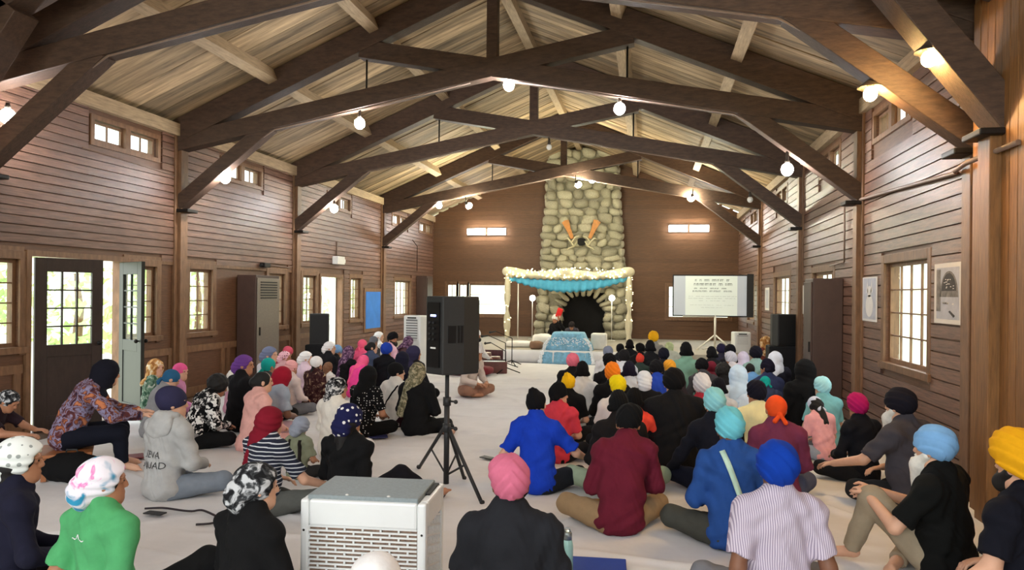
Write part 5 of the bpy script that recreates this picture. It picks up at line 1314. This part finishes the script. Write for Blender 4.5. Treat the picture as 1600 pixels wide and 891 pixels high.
A(470, 664, .60, -12, pz(lean=.05, hp=.25), C(132, 136, 112), 'short', C(60, 60, 60), 'cap_scarf', C(150, 156, 168), 'small child in grey cap and olive vest beside the striped woman', hs=1.3, res=.011, fix=True)
A(546, 650, .92, -10, pz(lean=.06, hy=-.15, legs='long', armr='back'), BLACK, 'long', C(34, 34, 44), 'cap_scarf', PT['navydots'], 'woman in black with navy polka dot scarf just behind the cooler', hair=(('hair_long', HAIRB),), hs=1.12, **FG)
A(653, 578, .95, -6, pz(lean=.04, hy=-.1, legs='side'), C(28, 28, 30), 'long', BLACK, 'scarf', PT['olive'], 'woman in black jacket with olive patterned scarf under the loudspeaker', off=.01, res=.0095, fix=True)
A(340, 598, .92, -34, pz(lean=.42, hp=.35, hy=-.2), PT['leaf'], 'long', BLACK, 'hair_curly', HAIRB, 'woman with curly black hair in a black and white leaf print blouse', res=.010, fix=True, off=.012)
A(410, 592, .93, -38, pz(lean=.16, hy=-.35), C(222, 168, 158), 'long', C(206, 150, 140), 'hair_bun', HAIRB, 'woman with black hair in a salmon pink tunic', skin='l', off=.014, hem=1, res=.010, fix=True)
# --- left side, the women further off
A(495, 566, .93, -22, S0, PT['ornate'], 'long', C(56, 30, 32), 'beanie', WHITE, 'woman in dark brown ornate dress with white cap and long braid', hair=(('hair_braid', HAIRB),), off=.01, hem=1)
A(527, 602, .90, -20, SR, C(220, 214, 202), 'long', WHITE, 'scarf', PT['bwscarf'], 'woman in cream top with black and white animal print scarf')
A(576, 583, .92, -18, SN, PT['dots'], 'short', BLACK, 'hood', BLACK, 'woman in black dotted dress with a black veil')
A(620, 578, .90, -20, SR, C(216, 212, 204), 'short', C(60, 26, 34), 'beanie', BLACK, 'girl in cream top with black cap and dark shoulder strap', skin='l')
A(441, 585, .86, -22, SH, C(158, 170, 184), 'short', C(190, 160, 172), 'hood', C(150, 26, 46), 'girl in pale blue top with a crimson scarf', skin='d')
A(381, 566, .92, -34, SR, C(34, 33, 36), 'long', BLACK, 'cap_scarf', C(104, 62, 134), 'woman in black with a violet scarf near the left cabinet')
A(419, 569, .90, -26, S0, C(60, 66, 66), 'long', BLACK, 'bandana', C(28, 160, 150), 'woman with a teal head wrap behind the salmon tunic')
A(421, 551, .94, -40, SR, C(200, 196, 200), 'long', GREYT, 'cap_scarf', C(108, 116, 142), 'woman with a slate blue scarf in profile near the cabinet', skin='l')
A(366, 586, .62, -36, SR, C(224, 170, 190), 'long', C(60, 66, 84), 'hood', C(226, 220, 208), 'small child in a cream hood beside the leaf print blouse', hs=1.15)
A(281, 577, .90, -52, SR, C(206, 140, 182), 'long', C(120, 100, 120), 'bandana', C(218, 88, 140), 'woman in pink top with a hot pink bandana by the left wall', skin='l')
A(266, 588, .86, -50, SB, C(150, 150, 152), 'long', GREYT, 'bandana', C(44, 92, 128), 'woman in grey cardigan with a blue bandana bowing by the left wall', skin='l')
A(243, 571, .92, -60, SR, PT['greenprint'], 'long', BLACK, 'hood', PT['tanprint'], 'woman with brown printed veil and green shawl by the double door', skin='l')
A(455, 571, .88, -24, S0, C(216, 196, 190), 'long', GREYT, 'cap_scarf', C(228, 164, 164), 'woman with a pale pink scarf among the left rows')
A(445, 556, .84, -30, SR, C(206, 160, 160), 'long', GREYT, 'cap_scarf', PT['roseprint'], 'woman with a rose dotted scarf in the left rows')
A(449, 548, .84, -30, SB, C(170, 60, 80), 'long', GREYT, 'bandana', C(206, 84, 104), 'child with a raspberry bandana near the left post', hs=1.05)
A(478, 557, .90, -24, SR, C(222, 198, 212), 'long', WHITE, 'cap_scarf', C(230, 228, 226), 'woman with white scarf and pale lilac top left of the braid', skin='l')
A(513, 572, .70, -20, S0, C(222, 220, 214), 'long', WHITE, 'hair_long', HAIRG, 'child with brown hair in white beside the brown ornate dress', hs=1.1, skin='l')
A(515, 541, .92, -30, SR, C(40, 40, 44), 'long', BLACK, 'cap_scarf', C(224, 222, 220), 'woman in a white scarf before the left loudspeaker', skin='l')
A(512, 556, .74, -26, SB, C(30, 30, 34), 'long', BLACK, 'bandana', C(216, 214, 212), 'child in white bandana below the left loudspeaker', hs=1.05)
A(527, 547, .88, -26, SB, C(32, 34, 38), 'long', BLACK, 'beanie', C(118, 160, 204), 'person in a light blue cap in the left rows')
A(545, 548, .92, -24, SN, C(28, 28, 30), 'long', BLACK, 'hood', PT['purpleprint'], 'woman in black with purple printed veil in the left rows')
A(568, 562, .86, -20, SH, C(240, 74, 150), 'long', C(220, 60, 130), 'hood', C(240, 96, 140), 'girl in a neon pink veil and top')
A(566, 537, .90, -26, S0, C(236, 92, 130), 'long', GREYT, 'bandana', C(238, 96, 128), 'woman in coral pink head wrap below the blue board')
A(581, 541, .88, -24, SR, C(70, 80, 104), 'long', DENIM, 'hair_bun', HAIRB, 'woman with black hair below the blue notice board', skin='l')
A(604, 545, .98, -10, S0, C(26, 26, 30), 'long', BLACK, 'round', C(32, 62, 160), 'person in black with a royal blue cap on the left side')
A(592, 524, .92, -40, SR, C(222, 222, 220), 'long', GREYT, 'cap_scarf', C(232, 232, 230), 'woman in white scarf under the notice board', skin='l')
A(584, 531, .86, -30, S0, C(80, 80, 84), 'long', GREYT, 'cap_scarf', C(104, 106, 112), 'woman in grey scarf under the notice board')
A(613, 528, .96, -50, SP, C(222, 180, 196), 'long', GREYT, 'turban', C(30, 28, 32), 'bearded man in pale pink with black turban on the left side', hair=(('beard', HAIRB),))
A(629, 558, .90, -14, SN, C(30, 30, 46), 'long', BLACK, 'hood', C(34, 34, 56), 'woman under a dark navy veil near the loudspeaker')
A(647, 549, .94, -18, SR, C(40, 38, 44), 'long', BLACK, 'hood', C(48, 44, 70), 'woman in indigo veil beside the aisle loudspeaker')
A(638, 532, .92, -22, SB, C(84, 62, 66), 'long', BLACK, 'hood', PT['purpleprint'], 'woman in brown printed veil below the small cooler')
A(12, 622, .86, -75, pz(lean=.5, hp=.5, arml=dict(el=(-.20, .38, .36), wr=(-.05, .58, .34), hd=(.1, 1, 0)), armr=dict(el=(.22, .38, .34), wr=(.16, .60, .32), hd=(.1, 1, 0))), C(58, 40, 48), 'short', C(48, 38, 44), 'cap_scarf', PT['silver'], 'person bending over at the left edge in a dark printed cap', skin='m', res=.010, fix=True)
# --- right side, the men and boys further off
A(967, 629, .97, 10, pz(lean=.2, hp=.3, K=.40), C(40, 36, 36), 'long', SAGE, 'patka', C(26, 25, 26), 'man in black jacket and sage green trousers before the maroon jumper', fix=True, res=.0095)
A(991, 622, .84, 4, pz(lean=.1, hp=.1, armr=dict(el=(.28, .06, .40), wr=(.30, .30, .44), hd=(.2, .9, 0))), C(238, 78, 58), 'long', C(60, 50, 50), 'patka', C(26, 25, 26), 'boy in orange red top with a black topknot covering', hs=1.05, fix=True)
A(1053, 594, 1.06, 10, pz(lean=.14, hp=.15, width=1.3, K=.32), C(36, 36, 38), 'long', BLACK, 'round', C(28, 27, 28), 'big man in black with white sleeve edge and wide black turban', hair=(('hair_short', HAIRG),), skin='l', off=.012, fix=True, res=.010)
A(1117, 627, .97, 6, pz(lean=.16, hp=.1, arml=dict(el=(-.30, .10, .30), wr=(-.36, .28, .14), hd=(-.5, .7, -.2)), K=.33), C(34, 36, 48), 'long', NAVY, 'turban', C(140, 206, 214), 'man in dark navy top with a pale aqua turban', fix=True, res=.010, skin='l')
A(966, 601, .97, 8, S0, C(214, 208, 202), 'short', DKT, 'turban2', C(240, 214, 20), 'man in white tee with a lemon yellow turban')
A(957, 581, .98, 8, SN, C(28, 28, 30), 'long', BLACK, 'turban', C(244, 130, 30), 'man in black with a bright orange turban')
A(873, 613, .86, 0, SP, C(206, 62, 76), 'short', DKT, 'patka', C(24, 23, 25), 'boy in coral red tee looking right with a black topknot covering', skin='l', hs=1.05)
A(888, 596, .84, 2, S0, C(26, 25, 27), 'short', DKT, 'pointed', C(238, 186, 24), 'boy in black with a golden yellow pointed head covering', skin='l')
A(910, 577, .98, 4, SU, C(214, 210, 204), 'long', WHITE, 'patka', C(26, 24, 25), 'tall man in a white kurta with black head covering', hem=1)
A(895, 563, .92, 2, SN, C(30, 28, 30), 'long', DKT, 'round', C(222, 110, 130), 'person in black with a rose pink turban near the altar')
A(950, 549, .92, 4, S0, C(206, 204, 204), 'long', GREYT, 'beanie', C(126, 132, 150), 'man in pale shirt with a slate grey cap')
A(953, 564, .96, 6, S0, C(30, 29, 31), 'long', BLACK, 'turban2', C(27, 26, 28), 'man in black turban in front of the slate grey cap')
A(1000, 560, .80, 4, S0, C(52, 66, 60), 'short', DKT, 'pointed', C(232, 76, 60), 'boy in dark green with a scarlet pointed head covering')
A(983, 577, .88, 6, S0, C(214, 222, 232), 'short', DENIM, 'patka', C(38, 36, 58), 'boy in pale tee with an indigo head covering')
A(1007, 591, .92, 4, SN, C(30, 30, 32), 'long', BLACK, 'cap_scarf', C(222, 226, 232), 'person in black jacket with a white head wrap')
A(1026, 575, .92, 8, SB, C(40, 70, 170), 'short', DKT, 'round', C(34, 33, 36), 'person in blue collar with a charcoal turban')
A(1047, 573, .86, 8, SN, C(70, 60, 64), 'short', DKT, 'turban2', C(244, 170, 54), 'boy with an amber turban in the right rows', skin='l')
A(1072, 546, 1.05, 10, SU, C(122, 164, 144), 'long', GREYT, 'patka', C(26, 26, 28), 'tall man in sea green shirt with black head covering')
A(1037, 553, .92, 8, S0, C(44, 46, 56), 'long', DKT, 'round', C(34, 36, 54), 'man with a midnight blue turban in the right rows')
A(984, 538, .92, 4, S0, C(40, 40, 44), 'long', DKT, 'patka', C(28, 26, 28), 'person with a black topknot covering right of the white box')
A(969, 544, .86, 4, S0, C(50, 50, 56), 'long', DKT, 'beanie', C(30, 29, 31), 'person in a small black cap left of the front rows')
A(975, 556, .90, 2, SN, C(216, 220, 226), 'long', DKT, 'round', C(42, 41, 44), 'man in white with soft black turban in the right front rows')
A(1001, 545, .90, 4, SB, C(36, 36, 38), 'long', DKT, 'turban2', C(24, 23, 24), 'man in black turban behind the scarlet pointed covering')
A(1016, 541, .94, 6, S0, C(40, 40, 44), 'long', DKT, 'patka', C(32, 31, 36), 'person with black topknot below the golden turban')
A(1021, 526, 1.04, 6, SU, C(150, 146, 140), 'long', DKT, 'round', C(240, 178, 28), 'tall man in grey with a golden yellow turban at the front')
A(1046, 541, .90, 6, SH, C(196, 200, 184), 'long', GREYT, 'cap_scarf', C(186, 198, 150), 'person with a pale green scarf beside the golden turban')
A(1097, 571, .92, 12, SB, C(70, 68, 72), 'long', DKT, 'round', C(30, 29, 33), 'person in grey with a black turban beside the sea green shirt')
A(1111, 573, .80, 14, S0, C(112, 40, 54), 'long', DKT, 'beanie', C(120, 36, 52), 'child in wine red hood in the right rows')
A(1112, 551, .92, 14, S0, C(52, 50, 54), 'long', DKT, 'patka', C(34, 32, 36), 'person in charcoal with dark covering left of the screen legs')
A(1097, 600, .92, 8, SN, C(176, 50, 66), 'short', DKT, 'turban', C(222, 222, 228), 'boy in red tee with a white turban', skin='l')
A(1124, 604, .84, 8, S0, C(196, 200, 206), 'short', DKT, 'patka', C(28, 28, 38), 'boy with a small dark navy head covering beside the white turban')
A(1130, 578, .95, 12, SB, C(40, 38, 40), 'long', DKT, 'hair_curly', HAIRB, 'person with full black hair in the right rows')
A(1153, 582, .94, 12, SN, C(206, 222, 238), 'long', WHITE, 'hood', C(196, 220, 242), 'woman under an ice blue veil on the right side')
A(1155, 603, .72, 10, S0, PT['greydots'], 'short', DENIM, 'patka', C(98, 160, 216), 'small boy in dotted shirt with sky blue head covering', hs=1.1)
A(1182, 612, .95, 10, pz(lean=.1, hp=.2, hr=.15, K=.27), C(232, 228, 178), 'short', C(90, 96, 116), 'turban2', C(34, 34, 50), 'person in pale yellow shirt with a dark navy turban', off=.012)
A(1196, 596, .80, 14, SB, C(52, 60, 84), 'long', DKT, 'bandana', C(24, 160, 148), 'child with a teal green bandana on the right side')
A(1127, 545, .86, 12, S0, C(56, 54, 70), 'long', DKT, 'round', C(42, 38, 66), 'boy with a small indigo turban below the screen')
A(1141, 547, .94, 14, S0, C(50, 48, 56), 'long', DKT, 'round', C(26, 25, 36), 'man with a blue black turban below the screen')
A(1143, 560, .92, 14, SB, C(214, 210, 214), 'long', WHITE, 'turban2', C(202, 202, 212), 'person in white with silver grey turban on the right side')
A(1161, 557, .90, 16, SH, C(214, 200, 222), 'long', WHITE, 'hood', C(218, 206, 226), 'woman under a pale lilac veil on the right side', skin='l')
A(1181, 551, .96, 16, S0, C(146, 180, 172), 'long', GREYT, 'round', C(34, 31, 46), 'man in mint shirt with a dark turban near the right loudspeaker')
A(1196, 533, 1.0, 24, SL, C(120, 62, 48), 'long', BLACK, 'hood', PT['tanprint'], 'woman in tan printed veil and rust shawl before the right loudspeaker', skin='l')
A(1211, 558, .94, 18, SN, C(44, 44, 60), 'long', BLACK, 'hood', C(224, 230, 242), 'woman under a white veil in front of the right loudspeaker')
A(1199, 572, .94, 16, SL, C(50, 58, 92), 'long', NAVY, 'patka', C(34, 30, 52), 'person in blue blouse with an indigo covering on the right')
A(1172, 576, .80, 14, SH, C(112, 164, 214), 'short', DENIM, 'hair_short', HAIRB, 'boy in light blue tee bending in the right rows', skin='l')
A(1257, 574, 1.05, 20, pz(lean=.03, K=.26, hy=.2), C(22, 22, 24), 'long', BLACK, 'hood', C(26, 26, 29), 'woman cloaked in black before the tall right cabinet', off=.02, hem=1, fix=True)
A(1257, 604, .74, 80, SL, C(60, 52, 54), 'short', DKT, 'bandana', C(236, 192, 30), 'child with a bright yellow bandana facing left by the black cloak', skin='l', hs=1.05)
A(1285, 602, .92, 24, SN, C(118, 178, 184), 'short', GREYT, 'turban2', C(166, 222, 230), 'boy in aqua tee with a pale aqua turban by the right cabinet', skin='l', off=.01)
A(1274, 630, .74, 26, SB, C(232, 168, 172), 'short', C(150, 160, 176), 'bandana', C(206, 214, 232), 'girl in pink with white head wrap and long dark hair', skin='l', hair=(('hair_long', HAIRB),), hs=1.05, fix=True)
# --- on and before the platform
A(893, 508, .92, 180, pz(lean=.45, hp=.5, K=.27), C(70, 66, 72), 'long', DKT, 'turban2', C(60, 52, 50), 'reader bowing behind the blue altar', fix=True, z0=SZ, Y=18.95, group='attendants at the altar')
A(868, 497, .86, 150, pz(K=.27, arml=dict(el=(-.28, .08, .50), wr=(-.22, .20, .74), hd=(0, .2, 1))), C(34, 32, 34), 'long', WHITE, 'round', C(226, 224, 216), 'attendant in white turban raising a red handled whisk behind the altar', fix=True, z0=SZ, Y=19.4, group='attendants at the altar')
A(744, 522, .98, -115, pz(K=.27, arms='knee'), C(214, 210, 208), 'long', WHITE, 'turban2', C(226, 224, 224), 'musician in white behind the aisle loudspeaker', fix=True, hair=(('beard', HAIRB),), group='musicians')
A(745, 549, .96, -120, pz(K=.27, lean=.35), C(196, 180, 168), 'long', C(150, 110, 90), 'turban2', C(206, 200, 196), 'musician bending over the harmonium', fix=True, group='musicians')

def place(sp, k=1.0):
    u, v, s, yaw, pk, kw = sp[0], sp[1], sp[2]*k, sp[3], sp[4], sp[11]; J = pk['J']; z0 = kw.get('z0', 0)
    d = ray(u, v)
    if 'Y' in kw: P = ORG + d*(kw['Y']/d.y); s = (P.z - z0)/(J['head'][2] + .04); s = max(.6, min(1.1, s))
    else: zc = z0 + (J['head'][2] + .04)*s; P = ORG + d*((zc-CAMH)/d.z)
    h = Vector((J['head'][0], J['head'][1]-.01, 0)); h.rotate(Euler((0, 0, yaw))); r = P - h*s
    return Vector((r.x, r.y, z0)), s
st_ = []
for row in ROWS:
    sp = row[0]; p, s = place(sp); st_.append([sp, 1.0, p, s])
# let neighbours share the floor: move the far ones a little nearer or further along their sight lines
for it in range(90):
    moved = 0
    for i in range(len(st_)):
        for j in range(i+1, len(st_)):
            a, b = st_[i], st_[j]; dx = (a[2]-b[2]).to_2d(); dmin = .56*(a[3]+b[3])/2 + .05
            if dx.length < dmin:
                far, near = (a, b) if a[2].y > b[2].y else (b, a)
                for q, sg in ((far, -1), (near, 1)):
                    if not q[0][11].get('fix'):
                        q[1] = min(1.13, max(.83, q[1]*(1+sg*.006))); q[2], q[3] = place(q[0], q[1]); moved += 1
    if not moved: break
OUT = {}
for sp, k, p, s in st_:
    p = Vector((p.x, p.y, p.z)); p.x = max(-HW+.42, min(HW-.42, p.x))
    o, sh, J = make_person(sp, p, s); OUT[sp[10]] = (o, sh, J, s)
def who(word): return next(v for k, v in OUT.items() if word in k)

# ------------------------------------------------------------------ details worn by single people
def surf(sh):
    me = sh.data; return BVHTree.FromPolygons([v.co for v in me.vertices], [p.vertices for p in me.polygons])
def back_hit(bv, x, z, off=.004, sgn=1):
    h = bv.ray_cast(Vector((x, -1.0*sgn, z)), Vector((0, sgn, 0)))
    return (h[0] + Vector((0, -off*sgn, 0))) if h[0] is not None else None
def lettering(o, sh, text, x, z, size, m, name='lettering', off=.005):
    cu = bpy.data.curves.new('t', 'FONT'); cu.body = text; cu.size = size; cu.align_x = 'CENTER'; cu.resolution_u = 3
    t = bpy.data.objects.new('t', cu); COL.objects.link(t); dg = bpy.context.evaluated_depsgraph_get(); me = bpy.data.meshes.new_from_object(t.evaluated_get(dg)); bpy.data.objects.remove(t)
    bm = bmesh.new(); bm.from_mesh(me); bmesh.ops.triangulate(bm, faces=bm.faces); bmesh.ops.subdivide_edges(bm, edges=bm.edges, cuts=1); bv = surf(sh)
    for v in bm.verts:
        h = back_hit(bv, v.co.x + x, v.co.y + z, off); v.co = h if h is not None else Vector((v.co.x+x, -.1, v.co.y+z))
    bm.to_mesh(me); bm.free(); me.name = name; me.materials.clear(); me.materials.append(m); c = bpy.data.objects.new(name, me); link(c, o); return c
INKD = mat('dark_print', srgb(66, 66, 66), .9); INKW = mat('white_print', srgb(220, 222, 222), .9); INKR = mat('red_print', srgb(196, 40, 44), .8)
o, sh, J, s = who('grey lettered hoodie')
Fh = Field(); nk = J['neck']; Fh.ell(nk+A3(0, -.105, -.035), (.13, .052, .115), rot(0, .35), .02); Fh.cap(nk+A3(-.09, -.03, .03), nk+A3(0, -.115, .05), .03, .03, .03); Fh.cap(nk+A3(.09, -.03, .03), nk+A3(0, -.115, .05), .03, .03, .03)
hd_ = bpy.data.objects.new('hood', to_mesh('hood', Fh.mesh(.008, cloth_disp(.004, 8)))); link(hd_, o); put(hd_, C(168, 168, 166))
lettering(o, sh, 'SEVA', -.01, .355, .075, INKD); lettering(o, sh, 'SQUAD', -.01, .275, .075, INKD)
def ribbon(o, sh, pts, wd, m, name, off=.008, sgn=1):
    bv = surf(sh); vs = []; fs = []; n = 24
    for i in range(n+1):
        t = i/n; x = pts[0][0]+(pts[1][0]-pts[0][0])*t; z = pts[0][1]+(pts[1][1]-pts[0][1])*t
        dx, dz = pts[1][0]-pts[0][0], pts[1][1]-pts[0][1]; L = math.hypot(dx, dz); nx_, nz_ = -dz/L*wd/2, dx/L*wd/2
        for q in (-1, 1):
            h = back_hit(bv, x+q*nx_, z+q*nz_, off, sgn); vs.append(h if h is not None else (vs[-2] if len(vs) > 1 else Vector((x, -.13*sgn, z))))
    for i in range(n): fs.append((2*i, 2*i+1, 2*i+3, 2*i+2))
    b = MB(); b.add(vs, fs, True); c = b.build(name, m, o); md = c.modifiers.new('s', 'SOLIDIFY'); md.thickness = .006; md.offset = 0; return c
o, sh, J, s = who('blue kurta'); ribbon(o, sh, ((-.085, .648), (.10, .12)), .036, C(186, 216, 196), 'bag_strap', .022)
o, sh, J, s = who('dark shoulder strap'); ribbon(o, sh, ((.12, .60), (-.08, .30)), .02, BLACK, 'shoulder_strap')
o, sh, J, s = who('olive vest')
for x in (-.09, .09): ribbon(o, sh, ((x, .60), (x*1.1, .2)), .045, C(54, 46, 44), 'harness_strap')
o, sh, J, s = who('woman in green tee'); b = lettering(o, sh, '~^~', -.02, .50, .06, INKW, 'print')
o, sh, J, s = who('dark grey tee'); lettering(o, sh, 'Tiguanos', .06, .53, .028, INKW, 'print') if False else ribbon(o, sh, ((.03, .545), (.12, .545)), .012, INKW, 'print', .004)
o, sh, J, s = who('mustard yellow')
bv = surf(sh); pts = []
for t in np.linspace(0, 2*PI*1.6, 40):
    r = .045 - .004*t*.9; h = back_hit(bv, -.02+r*math.cos(t)*1.2, .52+r*math.sin(t), .004)
    if h is not None: pts.append(h)
b = MB(); b.tube(pts, .0045, 6); b.build('emblem', INKR, o)
# whisk in the attendant's hand
o, sh, J, s = who('red handled whisk'); wr = Matrix.Translation(o.location) @ Matrix.Rotation(o.rotation_euler.z, 4, 'Z') @ Matrix.Scale(s, 4) @ Vector(J['s'][-1]['wr'])
wk = empty('whisk', wr); tag(wk, 'red handled ceremonial whisk held up behind the altar', 'whisk')
b = MB(); b.tube([(0, 0, -.05), (.03, -.02, .12)], .012, 8); b.build('handle', M_POLE, wk)
b = MB(); b.prism([(-.10, .10), (.04, .06), (.12, .28), (-.02, .34)], -.03, .03); b.build('tuft', C(214, 48, 46), wk, bevel=.03)
# bags
def bag(u, v, d, m, label, rz=0, z=.013):
    p = atZ(u, v, z); F = Field(); F.ell((0, 0, d[2]*.45), (d[0]/2, d[1]/2, d[2]*.5), None, .03); F.ell((d[0]*.12, -d[1]*.3, d[2]*.35), (d[0]*.3, d[1]*.25, d[2]*.3), None, .03)
    me = to_mesh('bag_body', F.mesh(.014, cloth_disp(.006, 3), .0)); t = empty('backpack', (p.x, p.y, z), rz); tag(t, label, 'bag'); o = bpy.data.objects.new('bag_body', me); link(o, t); put(o, m)
    b = MB(); b.tube([(-.05, 0, d[2]*.9), (-.04, 0, d[2]*1.03), (.04, 0, d[2]*1.03), (.05, 0, d[2]*.9)], .008, 6); b.build('handle', M_BLACK, t)
bag(112, 752, (.48, .30, .26), C(24, 24, 25), 'black bag on the floor behind the green tee', .3)
bag(655, 640, (.20, .16, .16), C(90, 60, 70), 'small plum bag on the sheet beside the loudspeaker stand')
# the stool goes under its sitter
o, sh, J, s = who('low stool'); sl_.location = (o.location.x, o.location.y, .013); sl_.rotation_euler = (0, 0, o.rotation_euler.z); sl_.scale = (1, 1, .24/.34*s)
